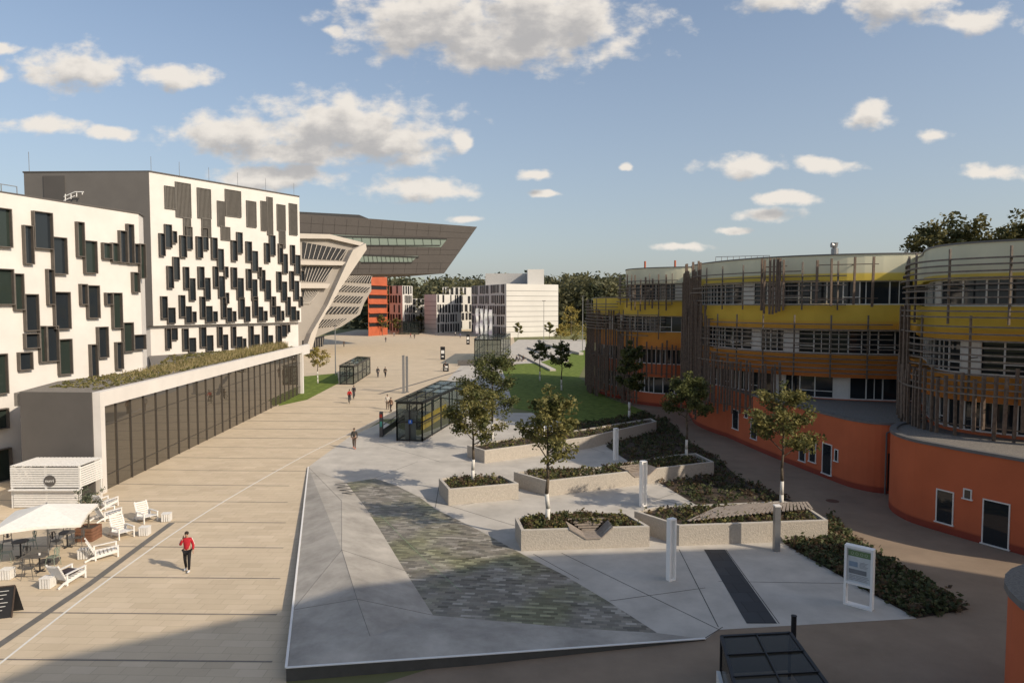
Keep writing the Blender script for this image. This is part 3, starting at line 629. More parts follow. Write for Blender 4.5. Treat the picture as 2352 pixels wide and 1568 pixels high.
for i in range(nb):
    s0=.5+g*i; m=MB(); PC.box(m,s0,s0+.045,.0,ZP-.955,-.3,-.22); PC.box(m,s0+.045,s0+g,.95,.98,-.28,-.26); PC.box(m,s0+.045,s0+g,4.2,4.23,-.28,-.26)
    f=m.build('glazing_bay',HFRAME,ph); m=MB(); PC.box(m,s0+.045,s0+g,.02,ZP-.96,-.37,-.30); m.build('pane',HALLG,f)
gr=[(a.x-.45,a.y+.1),(b.x-.45,b.y+1),(b.x-2,b.y+2),(-40,75),(-31.2,59),(-33.4,50),(e0.x-.5,e0.y+.1)]
mb=MB(); mb.prism(gr,ZP-.94,ZP-.1); mb.build('roof',GRAVEL,ph)
grp=[(a.x-1.3,a.y+2),(b.x-1.0,b.y),(b.x-2,b.y),(-38,76),(-31.6,60),(-32.9,51.5),(-31.6,46)]
SED=leafmat('sedum',(.10,.10,.035),(.27,.23,.09),1.2); STRAW=leafmat('dry_grass',(.24,.19,.09),(.45,.36,.19),1.2)
cover('roof_planting',grp,ZP-.1,9000,.10,.10,[SED,SED,LEAF],'low green sedum carpet on the roof of the glass hall',71,cat='plants')
rg=random.Random(72); mb=MB()
for k in range(3400):
    t=rg.random()**.7; y=50+40*t; x=-27.3-.047*(y-43)-rg.random()*(4.2-2.2*t); hh=rg.uniform(.3,.9)*(.3+.7*t)
    p=Vector((x,y,ZP-.1)); q=p+Vector((rg.gauss(0,.12),rg.gauss(0,.12),hh)); wd=Vector((.03,0.01,0))
    mb.add([p-wd,p+wd,q+wd*.4,q-wd*.4],[(0,1,2,3)],rg.randint(0,1))
    if k%4==0: leaves(mb,q,.12,.12,.12,4,.05,rg,rg.randint(0,1))
tag(mb.build('tall_grasses',[STRAW,SED],origin=(-29,60,ZP-.1)),'tall straw coloured grasses growing on the green roof','grass',kind='stuff')
# ------------------------------------------------------------ library
LP=[dp(694,700,172),dp(1098,700,201)]
LC=Curtain([(LP[0].x,LP[0].y),(LP[1].x,LP[1].y)])
lib=thing('library_building','angular library with dark cantilevered top over slanted cream volumes','building',(-45,195,0))
def slab(C,pix,o0,o1,name,mat,par):
    q=[C.hit(x,y) for x,y in pix]; n=len(q); mb=MB()
    mb.add([C.pt(s,z,o1) for s,z in q]+[C.pt(s,z,o0) for s,z in q],[tuple(range(n)),tuple(range(n,2*n))[::-1]]+[(i,(i+1)%n,n+(i+1)%n,n+i) for i in range(n)])
    return mb.build(name,mat,par)
top=slab(LC,[(640,488),(860,503),(1096,521),(1020,628),(640,632)],-28,0,'cantilever',LIBD,lib)
mb=MB()
def line(C,mb,x0,y0,x1,y1,w,o):
    a_=C.hit(x0,y0);b_=C.hit(x1,y1); mb.beam(C.pt(a_[0],a_[1],o),C.pt(b_[0],b_[1],o),.04,w)
for y0_,y1_,xe in ((512,536,1083),(533,548,1073),(572,574,1055),(586,585,1047),(605,604,1036),(618,617,1027)): line(LC,mb,690,y0_,xe,y1_,.06,.02)
for k in range(14):
    x=716+k*27; yt=494+(x-694)*.068; yb=628 if x<1015 else 521+(1096-x)*1.40
    for ya,yb_ in ((yt+2,540),(566,586),(604,yb-2)):
        if yb_>ya and x<1040: line(LC,mb,x,ya,x-3,yb_,.05,.02)
mb.build('panel_joint',flat('panel_joint',(.036,.031,.028)),top)
STRIPG=glassmat('library_strip_glass',(.15,.19,.16),.1)  # paler base colour stands in for reflections on the strip windows
w1=slab(LC,[(760,539),(1027,549),(1012,568),(790,563)],.05,.12,'window',STRIPG,lib)
w2=slab(LC,[(800,587),(960,588),(942,604),(830,602)],.05,.12,'window',STRIPG,lib)
for wn_,y0,y1,xa,xb in ((w1,546,563,790,1010),(w2,588,602,835,945)):
    mb=MB()
    for k in range(12):
        x=xa+(xb-xa)*k/11; line(LC,mb,x,y0,x+2,y1,.14,.2)
    line(LC,mb,xa-20,y0-3,xb+16,y0+3,.4,.25); line(LC,mb,xa-5,y1+1,xb,y1+1,.3,.25); mb.build('mullion',flat('mullion_dark',(.03,.03,.028)),wn_)
slab(LC,[(640,482),(830,492),(857,503),(640,503)],-24,-1.5,'roof',BLACK,lib)
LC2=Curtain([(LP[0].x+2,LP[0].y-14),(LP[1].x-2,LP[1].y-4)])
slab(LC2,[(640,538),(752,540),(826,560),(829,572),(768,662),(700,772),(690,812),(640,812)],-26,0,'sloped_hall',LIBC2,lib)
slab(LC2,[(792,590),(800,575),(829,560),(831,574),(770,664),(722,745),(706,800),(690,806),(704,765),(742,700)],0.02,2.2,'slanted_fin',LIBC,lib)
slab(LC2,[(640,536),(752,539),(829,558),(826,566),(752,549),(640,548)],0.02,1.2,'eaves_band',LIBC,lib)
for bandp in ([(640,598),(788,602),(780,610),(640,608)],[(640,650),(752,652),(746,662),(640,662)]): slab(LC2,bandp,.02,1.4,'floor_band',LIBC,lib)
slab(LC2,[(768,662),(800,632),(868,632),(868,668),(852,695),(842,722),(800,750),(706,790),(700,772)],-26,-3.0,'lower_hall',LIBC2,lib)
for pix,o in (([(694,556),(796,574),(784,598),(694,594)],.02),([(694,612),(764,614),(746,647),(694,646)],.02),([(694,666),(730,668),(712,698),(694,698)],.02),
  ([(808,633),(867,633),(867,650),(788,645)],-2.95),([(784,653),(866,660),(858,671),(772,668)],-2.95),([(766,677),(850,681),(842,696),(752,692)],-2.95),([(738,704),(842,705),(834,720),(728,722)],-2.95),([(722,736),(812,732),(792,748),(716,756)],-2.95)):
    f=slab(LC2,pix,o,o+.1,'window',BLACK,lib); mb=MB(); n=9 if o>0 else 12
    for i in range(n):
        t=(i+.5)/n; a_=(pix[0][0]+(pix[1][0]-pix[0][0])*t,pix[0][1]+(pix[1][1]-pix[0][1])*t); b_=(pix[3][0]+(pix[2][0]-pix[3][0])*t,pix[3][1]+(pix[2][1]-pix[3][1])*t)
        u=LC2.hit(*a_);v_=LC2.hit(*b_); mb.beam(LC2.pt(u[0]+.5,u[1],o+.2),LC2.pt(v_[0]-.2,v_[1],o+.2),.16,.12)
    mb.build('louvre',LIBC,f)
f=slab(LC2,[(694,782),(745,770),(742,795),(694,806)],.03,.1,'entrance_glazing',BLACK,lib); mb=MB()
for i in range(9): line(LC2,mb,697+i*5.4,783-i,697+i*5.4,803-i,.16,.2)
mb.build('mullion',LIBC,f)
# ------------------------------------------------------------ far campus blocks
def block(name,label,base,ztop,mat,faces,pent=None):
    P=[Vector(((px-1176)/F*d,d)) for px,d in base]
    root=thing(name,label,'building',(P[0].x,P[0].y,0)); bk=[P[-1]*1.1,P[0]*1.1]
    mb=MB(); mb.prism(P+bk,0,ztop); mb.build('wall',mat,root)
    for i,fn in enumerate(faces):
        C=Curtain([P[i],P[i+1]])
        if fn[0]=='hsid':
            mb=MB()
            for k in range(1,int(ztop/1.9)): C.box(mb,0,C.L,k*1.9,k*1.9+.16,.01,.06)
            mb.build('siding_joint',flat('siding_grey',(.25,.24,.23)),root)
        elif fn[0]=='vstr':
            rg=random.Random(fn[1]); floors=fn[2]; fh=ztop/floors
            for f in range(floors):
                s=.5
                while s<C.L-1.2:
                    ww=rg.uniform(.8,1.7)
                    if rg.random()<.85:
                        m=MB(); C.box(m,s,s+ww*.8,f*fh+.35+rg.uniform(0,.5),(f+1)*fh-.15,.02,.14); m.build('window',BLACK,root)
                    s+=ww+rg.uniform(.3,.8)
        elif fn[0]=='horiz':
            for f in range(1,6):
                m=MB(); C.box(m,.5,C.L-.5,f*3.6,f*3.6+1.3,.02,.1); m.build('window',BLACK,root)
                m=MB(); C.box(m,.2,C.L-.2,f*3.6+1.5,f*3.6+1.8,.02,.6); m.build('ledge',REDB,root)
    if pent:
        x0,x1,yt,d,m_=pent; a=dp(x0,yt,d);b=dp(x1,yt,d); mb=MB(); mb.prism([(a.x,d),(b.x,d),(b.x,d+16),(a.x,d+16)],ztop,a.z); mb.build('rooftop_plant_room',m_,root)
    return root
WB=M('white_panels',(.60,.58,.54),.7,.06,.1)
block('office_block','large white panelled block with black striped left face and rooftop plant room',[(1083,283),(1163,251),(1282,262)],19.7,WB,[('vstr',5,5),('hsid',)],pent=(1115,1212,628,275,M('plant_room_grey',(.42,.41,.39),.7)))
P_=thing('rooftop_tower','narrow white rooftop stair tower on the large panelled block','roof structure',(dp(1230,640,262).x,262,19.7))
mb=MB(); a=dp(1212,618,262);b=dp(1250,618,262); mb.prism([(a.x,263.5),(b.x,263.5),(b.x,276),(a.x,276)],19.7,a.z); mb.build('wall',WB,P_)
block('office_block','low white block with black window slots left of the large panelled block',[(975,292),(1003,286),(1060,300)],16.4,WB,[('hsid',),('vstr',9,4)])
block('office_block','white block with dark windows partly hidden behind the low slotted block',[(1017,330),(1085,335)],20.5,WB,[('vstr',12,5)])
block('office_block','slim white block with black windows just right of the red building',[(895,300),(925,296),(948,305)],20.3,WB,[('vstr',14,5),('vstr',15,5)])
block('office_block','small pale block between the slim white block and the low slotted block',[(946,330),(976,332)],15,WB,[('vstr',17,4)])
block('red_building','rust red building with dark ribbon windows behind the library',[(846,262),(890,275)],23.0,REDB,[('horiz',)])
block('glass_building','distant pale green glazed building above the trees',[(880,520),(976,525)],33,M('pale_glazed',(.4,.46,.42),.4,.1,.1),[('hsid',)])
# ------------------------------------------------------------ right: colourful buildings
def round_building(label,front,back,top,bands,wins,arc,step=1.2,seed=0,root=None,wmat=None):
    wmat=wmat or ORANGE
    C=Curtain(smooth_pts(front)); root=root or thing('colourful_building',label,'building',(front[0][0],front[0][1],0)); rg=random.Random(seed)
    bk=[Vector(p) for p in back]
    mb=MB()
    for z0,z1,o in bands: mb.prism(C.offset(o)+bk,z0,z1)
    mb.build('wall',wmat,root)
    mb=MB(); mb.prism(C.offset(bands[-1][2]+.06)+bk,top,top+.1,0,1); mb.build('roof',[COPING,GRAVEL],root)
    for z0,z1 in wins:
        mb=MB(); mb.prism(C.offset(-.45)+bk,z0-.02,z1+.02); mb.build('window_core',BLACK,root)
        s=arc[0]
        while s<arc[1]:
            wd=step*rg.choice((.8,1,1,1.15)); m=MB(); t=.09; a0,a1=-.34,-.27
            C.box(m,s,s+t,z0,z1,a0,a1);C.box(m,s+t,s+wd-.01,z0,z0+t,a0,a1);C.box(m,s+t,s+wd-.01,z1-t,z1,a0,a1)
            k=rg.random()
            if k<.4: C.box(m,s+t,s+wd-.01,z0+(z1-z0)*.3,z0+(z1-z0)*.3+.06,a0,a1-.01)
            if k>.65: C.box(m,s+wd*.5,s+wd*.5+.06,z0+t,z1-t,a0,a1-.01)
            if k<.1: C.box(m,s+t,s+wd-.01,z0+t,z1-t,a0,a1-.03)
            f=m.build('window',WFRAME,root)
            m=MB(); C.box(m,s+t,s+wd-.01,z0+t,z1-t,-.4,-.35); m.build('pane',GLASS,f)
            s+=wd
    return root,C
def vscreen(C,s0,s1,z0,z1,root,sp=.34,o=.9,seed=1,jit=.4,w=.17):
    rg=random.Random(seed); mb=MB(); s=s0
    while s<s1:
        oo=o+rg.uniform(-.06,.06)
        a=C.pt(s,z0+rg.uniform(-jit,jit),oo); b=C.pt(s+rg.uniform(-.06,.06),z1+rg.uniform(-jit,jit),oo+rg.uniform(-.05,.05))
        mb.beam(a,b,w*rg.uniform(.8,1.15),.1); s+=sp*rg.uniform(.7,1.3)
    for z in (z0+.5,z1-.5):
        k=s0
        while k<s1: mb.beam(C.pt(k,z,o-.12),C.pt(min(s1,k+1),z,o-.12),.06,.06); k+=1
    k=s0
    while k<s1: mb.beam(C.pt(k,z0+.5,o-.1),C.pt(k,z0+.5,0),.06,.06); mb.beam(C.pt(k,z1-.5,o-.1),C.pt(k,z1-.5,-.2),.06,.06); k+=2.4
    return mb.build('timber_screen',WOOD,root)
SLAT=M('grey_slat',(.19,.155,.125),.7,.3,4)
def hscreen(C,s0,s1,z0,z1,root,sp=.36,o=1.0,seed=1,posts=2.4,th=.085):
    rg=random.Random(seed); mb=MB(); z=z0; st=.5
    while z<z1:
        a=s0+rg.choice((0,0,.6,1.4,2.4)); b=s1-rg.choice((0,0,.8,1.8,3.0)); k=a; oo=o+rg.choice((-.12,0,.12))
        while k<b: mb.beam(C.pt(k,z,oo),C.pt(min(b,k+st),z,oo),.2,th); k+=st
        z+=sp*rg.uniform(.9,1.1)
    k=s0
    while k<s1: mb.beam(C.pt(k,z0-.4,o-.2),C.pt(k,z1+.4,o-.2),.1,.1); mb.beam(C.pt(k,(z0+z1)/2,o-.18),C.pt(k,(z0+z1)/2,-.2),.05,.05); k+=posts
    return mb.build('slatted_sunshade',SLAT,root)
def punched(C,pxr,root):
    for r in pxr:
        s0,s1,z0,z1=C.rect(*r); m=MB(); t=.06
        C.box(m,s0,s0+t,z0,z1,-.02,.05);C.box(m,s1-t,s1,z0,z1,-.02,.05);C.box(m,s0+t,s1-t,z1-t,z1,-.02,.05);C.box(m,s0-.05,s1+.05,z0,z0+t,-.02,.1)
        f=m.build('window',WFRAME,root); m=MB(); C.box(m,s0+t,s1-t,z0+t,z1-t,-.02,.02); m.build('pane',GLASS,f)
def terrace(C,bk,zt,root):
    mb=MB(); mb.prism(C.P+bk,0,zt); mb.build('lower_wall',ORANGE,root)
    mb=MB()
    for i in range(len(C.P)-1):
        a_=C.P[i];b_=C.P[i+1]; na=C.vn(i);nb_=C.vn(i+1)
        q=[a_-na*.3,a_+na*.06,b_+nb_*.06,b_-nb_*.3]; mb.hexa([(p.x,p.y,zt+.003) for p in q]+[(p.x,p.y,zt+.16) for p in q])
    mb.build('terrace_coping',COPING,root); mb=MB(); mb.prism(C.offset(-.3)+bk,zt+.003,zt+.05); mb.build('terrace_roof',GRAVEL,root)
FRA=[(15.8,92),(14.4,85),(15.8,81.6),(18.5,79.6),(21.8,78.8),(28,79)]
ra,CA=round_building('far orange and yellow wing with curved corner and timber screens',FRA,[(28,96),(16,96)],16.3,[(0,1.5,0),(3.5,5.0,.3),(6.8,8.8,.4),(10.7,12.5,.4),(14.5,16.3,.2)],[(1.5,3.5),(5.0,6.8),(8.8,10.7),(12.5,14.5)],(5,18),seed=2)
FRL=[(14.2,108),(12.4,102),(11.8,96),(12.2,91),(13.6,87.5),(15.2,86)]
_,CAL=round_building('',FRL,[(20,88),(20,108)],12.9,[(0,1.5,0),(3.5,5.0,.2),(6.8,8.8,.3),(10.7,12.9,.2)],[(1.5,3.5),(5.0,6.8),(8.8,10.7)],(8,22),seed=3,root=ra)
vscreen(CAL,8,CAL.L,.6,10.4,ra,.42,1.0,11,1.3); vscreen(CAL,12,CAL.L,.3,6,ra,.42,1.4,12,.9)
vscreen(CA,5,11,.4,9.5,ra,.42,1.1,13,1.6); vscreen(CA,11.5,17,3.5,7.5,ra,.5,1.1,18,.5); vscreen(CA,9,14.5,11.5,15.3,ra,.7,1.0,14,.4)
hscreen(CA,5,17,12.4,15.2,ra,.4,1.2,15); hscreen(CAL,8,22,8.9,12.4,ra,.4,1.3,16); hscreen(CA,6,14,8.4,11.0,ra,.4,1.2,17)
FRB=[(23,84),(20.2,76),(18.6,70.5),(18.4,66),(19.6,61),(22,56.8),(26.3,53.8),(33,52.3),(42,52)]
rb,CB=round_building('middle wing with yellow and orange curved bands, ribbon windows and timber screens',FRB,[(44,84)],15.9,[(0,4.5,-.15),(6.3,8.1,.6),(10.0,12.0,.45),(13.9,15.9,.1)],[(4.5,6.3),(8.1,10.0),(12.0,13.9)],(13,46),seed=4)
FBL=[(19.3,74),(18.9,68.4),(20.3,55.3),(21.7,47.2),(22.4,44.2),(23.8,42.9),(25.6,43.4),(27,45.5),(34,50)]
CBL=Curtain(smooth_pts(FBL)); bkb=[Vector((36,60)),Vector((22,72))]
terrace(CBL,bkb,4.4,rb)
punched(CBL,[(1651,932,1664,973),(1683,940,1697,986),(1725,962,1739,1009),(1711,935,1718,960),(1836,1008,1851,1060),(1859,1006,1875,1062),(1889,1018,1911,1090),(1917,1031,1926,1060)],rb)
mb=MB(); s0,s1,z0,z1=CBL.rect(2038,1047,2075,1132); CBL.box(mb,s0,s0+1.6,.2,2.6,-.02,.05); mb.build('door',flat('dark_door',(.05,.03,.025)),rb)
mb=MB(); s0,zz=CBL.hit(2034,1060)
mb.tube(CBL.pt(s0,0,.12),CBL.pt(s0,3.9,.12),.05); mb.tube(CBL.pt(s0,3.9,.12),CBL.pt(s0+.5,4.2,.12),.05); mb.build('downpipe',COPING,rb)
vscreen(CB,15,20.5,3.4,15.2,rb,.32,1.0,21,1.0,.18); vscreen(CB,17,23,2.6,11.2,rb,.36,1.45,29,1.4,.17); vscreen(CB,22,30,2.8,7.2,rb,.36,1.45,22,.6,.17)
vscreen(CB,28.2,30,11.4,15.6,rb,.3,1.4,24,.2); vscreen(CB,32,36,12.0,15.6,rb,1.3,1.3,25,.2)
hscreen(CB,19,34,12.0,15.0,rb,.38,1.15,26); hscreen(CB,21,40,6.7,10.8,rb,.38,1.3,27)
mb=MB(); p=dp(1917,586,60); mb.tube((p.x,60,15.9),(p.x,60,16.9),.3,.3,12); mb.tube((p.x,60,16.9),(p.x,60,17.4),.18,.28,12); mb.tube((p.x-.3,60,17.2),(p.x+.1,60,17.2),.25,.2,10); mb.build('roof_vent',STEEL,rb)
mb=MB()
for i in range(10): mb.tube((19.6+i*.5,66-i*.2,16.0),(19.6+i*.5,66-i*.2,16.6),.03)
mb.tube((19.6,66,16.6),(24.1,64.2,16.6),.03); mb.build('roof_railing',STEEL,rb)
mb=MB()
for x_,y_ in ((16.2,83.5),(19.5,82)): mb.tube((x_,y_,16.4),(x_,y_,17.3),.12,.12,8)
mb.build('roof_vent',REDB,ra)
FRC=[(31.5,54),(29.6,49.3),(27.2,45),(26.0,41.8),(26.3,39.4),(28.2,37.3),(31.5,35.0),(37,32.5)]
rc,CC=round_building('nearest wing with cream, yellow and red curved bands behind horizontal slats',FRC,[(50,34),(50,54)],15.5,[(0,4.7,-.1),(6.5,8.0,.4),(10.0,11.9,.4),(13.5,15.5,.1)],[(4.7,6.5),(8.0,10.0),(11.9,13.5)],(4,26),seed=6,wmat=ORANGEN)
FCL=[(26.9,43.8),(24.2,42.4),(22.4,40.0),(22.0,37.5),(22.9,35.2),(24.1,33),(25.7,30.5),(28.2,28.4),(32,27.5),(38,28)]
CCL=Curtain(smooth_pts(FCL)); bkc=[Vector((42,40)),Vector((30,48))]
terrace(CCL,bkc,4.5,rc)
punched(CCL,[(2150,1125,2191,1203),(2213,1122,2233,1147),(2256,1150,2320,1256)],rc)
vscreen(CC,5,24,4.7,8.2,rc,.4,1.3,31,.5,.17); vscreen(CC,10,13,7.6,11.6,rc,.55,1.35,32,.4,.16)
hscreen(CC,5,25,11.3,14.8,rc,.36,1.2,33,2.6); hscreen(CC,6,25,7.0,11.0,rc,.38,1.2,34,2.6)
rd=thing('colourful_building','rounded orange wall with zinc coping cut by the lower right frame edge','building',(17.2,17.4,0))
dc=[(17.1+3.3*math.cos(t*math.pi/16),17.4+3.5*math.sin(t*math.pi/16)) for t in range(32)]
mb=MB(); mb.prism(dc,0,3.8); mb.build('lower_wall',ORANGE,rd)
dc2=[(17.1+3.4*math.cos(t*math.pi/16),17.4+3.6*math.sin(t*math.pi/16)) for t in range(32)]
mb=MB(); mb.prism(dc2,3.803,4.0,0,1); mb.build('terrace_roof',[COPING,GRAVEL],rd)
shade_block=thing('campus_building','tall plain building out of view, shaped to cast the foreground shade','building',(24,0,0))
mb=MB(); mb.prism([(13,-4),(17.5,3.2),(24.5,7.2),(33,12.6),(48,14),(52,-10)],0,24); mb.build('wall',ORANGE,shade_block)  # unseen from the camera; footprint and height set so its shadow covers the foreground
# ------------------------------------------------------------ glass pavilions
def pavilion(q,h,label,bays=5,inner=None):
    A,B,C,D=[Vector((p.x,p.y)) for p in q]
    root=thing('glass_pavilion',label,'pavilion',(A.x,A.y,0)); fr=MB()
    def posts(P,Q,n):
        for i in range(n+1):
            p=P.lerp(Q,i/n); fr.beam((p.x,p.y,0),(p.x,p.y,h),.12,.12)
        for z in (h,h*.5,.1): fr.beam((P.x,P.y,z),(Q.x,Q.y,z),.1,.1 if z<h else .18)
    posts(A,B,2);posts(B,C,bays);posts(A,D,bays);posts(D,C,2)
    fr.build('frame',BLACK,root)
    for P,Q in ((A,B),(B,C),(A,D),(D,C)):
        m=MB(); m.add([(P.x,P.y,.1),(Q.x,Q.y,.1),(Q.x,Q.y,h-.1),(P.x,P.y,h-.1)],[(0,1,2,3)]); m.build('pane',CLEAR,root)
    m=MB(); ex=.35
    c=(A+B+C+D)/4; q2=[c+(p-c)*(1+ex/ (p-c).length) for p in (A,B,C,D)]
    m.prism(q2,h+.1,h+.16); rf=m.build('roof',CLEAR,root)
    m=MB()
    for i in range(bays+1):
        p=q2[0].lerp(q2[3],i/bays);r=q2[1].lerp(q2[2],i/bays); m.beam((p.x,p.y,h+.19),(r.x,r.y,h+.19),.08,.05)
    for i in (0,.5,1):
        p=q2[0].lerp(q2[1],i);r=q2[3].lerp(q2[2],i); m.beam((p.x,p.y,h+.2),(r.x,r.y,h+.2),.08,.06)
    m.build('roof_bar',BLACK,rf)
    if inner:
        m=MB(); P=A.lerp(B,.3).lerp(D.lerp(C,.3),.35);Q=A.lerp(B,.3).lerp(D.lerp(C,.3),.95); m.beam((P.x,P.y,.6),(Q.x,Q.y,.6),.15,1.2); m.build('inner_wall',YEL,root)
    return root
q=[gp(912,1012),gp(970,1014),gp(1066,955),gp(1012,948)]
pv=pavilion(q,3.4,'black framed glass lift and stair pavilion on the plaza',inner=True)
m=MB(); a_,b_=Vector((q[0].x,q[0].y)),Vector((q[1].x,q[1].y)); p=a_.lerp(b_,.52); m.beam((p.x,p.y+.3,0),(p.x,p.y+.3,2.3),.95,.12); m.beam((p.x,p.y+.2,2.3),(p.x,p.y+.2,2.6),1.2,.2); m.build('lift_door',STEEL,pv)
m=MB(); m.box(p.x+.05,p.y-.12,1.75,.34,.02,.34); m.build('wheelchair_sign',flat('sign_blue',(.03,.12,.45)),pv)
m=MB(); m.sphere((p.x+.05,p.y-.135,1.85),.03,.006,.03,8,6); m.beam((p.x+.05,p.y-.135,1.82),(p.x+.05,p.y-.135,1.72),.03,.01); m.ring((p.x+.03,p.y-.135,1.69),(0,1,0),.055,.008,12); m.beam((p.x+.05,p.y-.135,1.73),(p.x+.12,p.y-.135,1.66),.02,.01); m.build('wheelchair_symbol',WHITEP,pv)
m=MB()
A_=gp(880,1003);B_=gp(958,945)
for i in range(6): pp=A_.lerp(B_,i/5); m.tube(pp,pp+Vector((0,0,1.1)),.03)
m.beam(A_+Vector((0,0,1.1)),B_+Vector((0,0,1.1)),.06,.05);m.beam(A_+Vector((0,0,.4)),B_+Vector((0,0,.4)),.06,.6)
tag(m.build('stair_parapet',BLACK,origin=A_),'black stair parapet running beside the glass lift pavilion','railing')
p=gp(876,1003); m=MB(); m.box(p.x,p.y,1.15,.3,.3,2.3,mi=0); m.box(p.x,p.y-.16,1.95,.26,.02,.3,mi=1); m.box(p.x,p.y-.16,1.2,.2,.02,.5,mi=2)
tag(m.build('ticket_post',[DGREY,flat('post_red',(.5,.06,.04)),flat('post_teal',(.1,.35,.28))],origin=p),'slim post with red and teal panels beside the stair parapet','post')
pavilion([gp(781,883),gp(812,883),gp(850,858),gp(822,856)],2.7,'small dark glass stair enclosure by the left lawn',bays=4)
pavilion([gp(1090,838),gp(1150,838),gp(1172,815),gp(1112,815)],5.0,'metal framed open pavilion beyond the plaza lawn',bays=4)
pavilion([gp(916,768),gp(962,768),gp(970,760),gp(925,760)],5.0,'far small glass shelter beside the red building',bays=3)
m=MB()
for i in range(12): p=gp(1052+i*11,840-i*.3); m.tube(p,p+Vector((0,0,1.1)),.04)
p0=gp(1052,840);p1=gp(1180,837); m.beam(p0+Vector((0,0,1.1)),p1+Vector((0,0,1.1)),.08,.08); m.beam(p0+Vector((0,0,.55)),p1+Vector((0,0,.55)),.04,.9)
tag(m.build('stair_railing',DGREY,origin=p0),'dark railing in front of the metal framed pavilion','railing')
fm_=M('banner_cloth',(.48,.42,.52),.8,.25,.8,col2=(.82,.84,.78))
for i,(px,yb,lab) in enumerate(((1100,808,'leftmost tall white banner on its flagpole'),(1110,812,'second white banner from the left on its flagpole'),(1120,816,'third white banner from the left on its flagpole'),(1131,820,'rightmost tall white banner on its flagpole'))):
    p=gp(px,yb); top_=dp(px,706+i,p.y).z; r=thing('flagpole',lab,'flag',p,'white banners on flagpoles')
    m=MB(); m.tube(p,(p.x,p.y,top_),.07,.05); m.build('pole',STEEL,r)
    m=MB(); K=14
    for k in range(K):
        z0=top_-.2-k*(top_-4.9)/K; z1=top_-.2-(k+1)*(top_-4.9)/K
        a0=.16*math.sin(k*.9+i);a1=.16*math.sin((k+1)*.9+i); e0_=.75+.12*math.sin(k*.7+i*2);e1_=.75+.12*math.sin((k+1)*.7+i*2)
        m.add([(p.x-.08,p.y,z0),(p.x-e0_,p.y+a0,z0),(p.x-e1_,p.y+a1,z1),(p.x-.08,p.y,z1)],[(0,1,2,3)])
    m.build('banner',fm_,r)
def lamp(px,yb,yt,lab,arm=True):
    p=gp(px,yb); z=dp(px,yt,p.y).z; r=thing('street_lamp',lab,'lamp post',p)
    m=MB(); m.tube(p,(p.x,p.y,z),.11,.07); m.build('pole',STEEL,r)
    m=MB(); m.box(p.x,p.y,z+.05,1.2 if arm else .3,.5,.12); m.build('lamp_head',DGREY,r)
lamp(771,862,748,'tall slim lamp post beside the small glass stair enclosure',False)
lamp(1338,806,680,'tall lamp post with flat head beside the orange building')
lamp(1249,782,691,'tall lamp post in front of the white panelled block')
for px,yb,yt,lab in ((927,903,817,'left pale column of the pair on the plaza'),(935,901,819,'right pale column of the pair on the plaza')):
    p=gp(px,yb); z=dp(px,yt,p.y).z; m=MB(); m.box(p.x,p.y,z/2,.3,.3,z); m.box(p.x,p.y,z+.04,.34,.34,.06); m.box(p.x,p.y,.06,.5,.5,.1)
    tag(m.build('light_column',STEEL,origin=p),lab,'column')
for px,yb,yt,lab in ((1017,826,796,'black and white information pylon on the far plaza'),(1075,791,767,'smaller information pylon near the flagpoles'),(1024,853,835,'short information pylon on the plaza')):
    p=gp(px,yb); z=dp(px,yt,p.y).z; r=thing('information_pylon',lab,'sign',p)
    m=MB(); m.box(p.x,p.y,z*.5,1.0,.2,z); m.build('panel',BLACK,r); m=MB(); m.box(p.x,p.y-.12,z*.6,.7,.03,z*.25); m.box(p.x,p.y-.12,z*.25,.5,.03,z*.1); m.build('notice',WHITEP,r)
SW=M('stele_white',(.90,.88,.84),.5,.03,3)
def stele(px,yb,yt,wpx,lab,solid=False):
    p=gp(px,yb); z=dp(px,yt,p.y).z; wd=wpx/F*p.y; r=thing('light_stele',lab,'stele',p)
    m=MB(); rz=.5; c,s=math.cos(rz),math.sin(rz); W=wd*.60; D=.24
    if solid: m.box(p.x,p.y,z/2,W,W,z); m.build('body',STEEL,r); m=MB(); m.box(p.x,p.y,z+.03,W+.03,W+.03,.06); m.build('cap',WHITEP,r); return
    def L_(x,y,zz,sx,sy,sz): m.box(p.x+x*c-y*s,p.y+x*s+y*c,zz,sx,sy,sz,rz)
    L_(-W/2,0,z/2,.07,D,z);L_(W/2,0,z/2,.07,D,z);L_(.0,0,z-.035,W-.07,D,.07);L_(0,.0,.04,W-.07,D,.08); m.build('frame',SW,r)
    m=MB(); L_(0,.04,z*.5,W-.08,.06,z-.17); m.build('light_panel',SW,r)
stele(1541,1332,1190,26,'nearest white light stele, on the shaded concrete')
stele(1477,1162,1058,22,'white light stele between the middle and right planters')
stele(1414,1056,983,14,'white light stele behind the long middle planter')
stele(1246,1032,977,9,'smallest white light stele behind the front tree')
stele(1783,1265,1162,22,'solid grey column with white cap in front of the right planter',True)
p=gp(1822,1488); z=dp(1822,1414,p.y).z; m=MB(); m.tube(p,(p.x,p.y,z),.09,.09,14); m.tube((p.x,p.y,z),(p.x,p.y,z+.02),.1,.1,14); m.tube((p.x,p.y,.0),(p.x,p.y,.03),.16,.16,14)
tag(m.build('bollard',BLACK,origin=p),'single black cylindrical bollard behind the glass canopy','bollard')
pa=gp(1938,1385);pb=gp(2004,1403); H_=dp(1940,1248,pa.y).z
nbd=thing('notice_board','tall white framed notice board with a green headed poster','sign',(pa+pb)/2)
d=(pb-pa);d.z=0;wd=d.length;e=d.normalized();nn=Vector((e.y,-e.x,0))
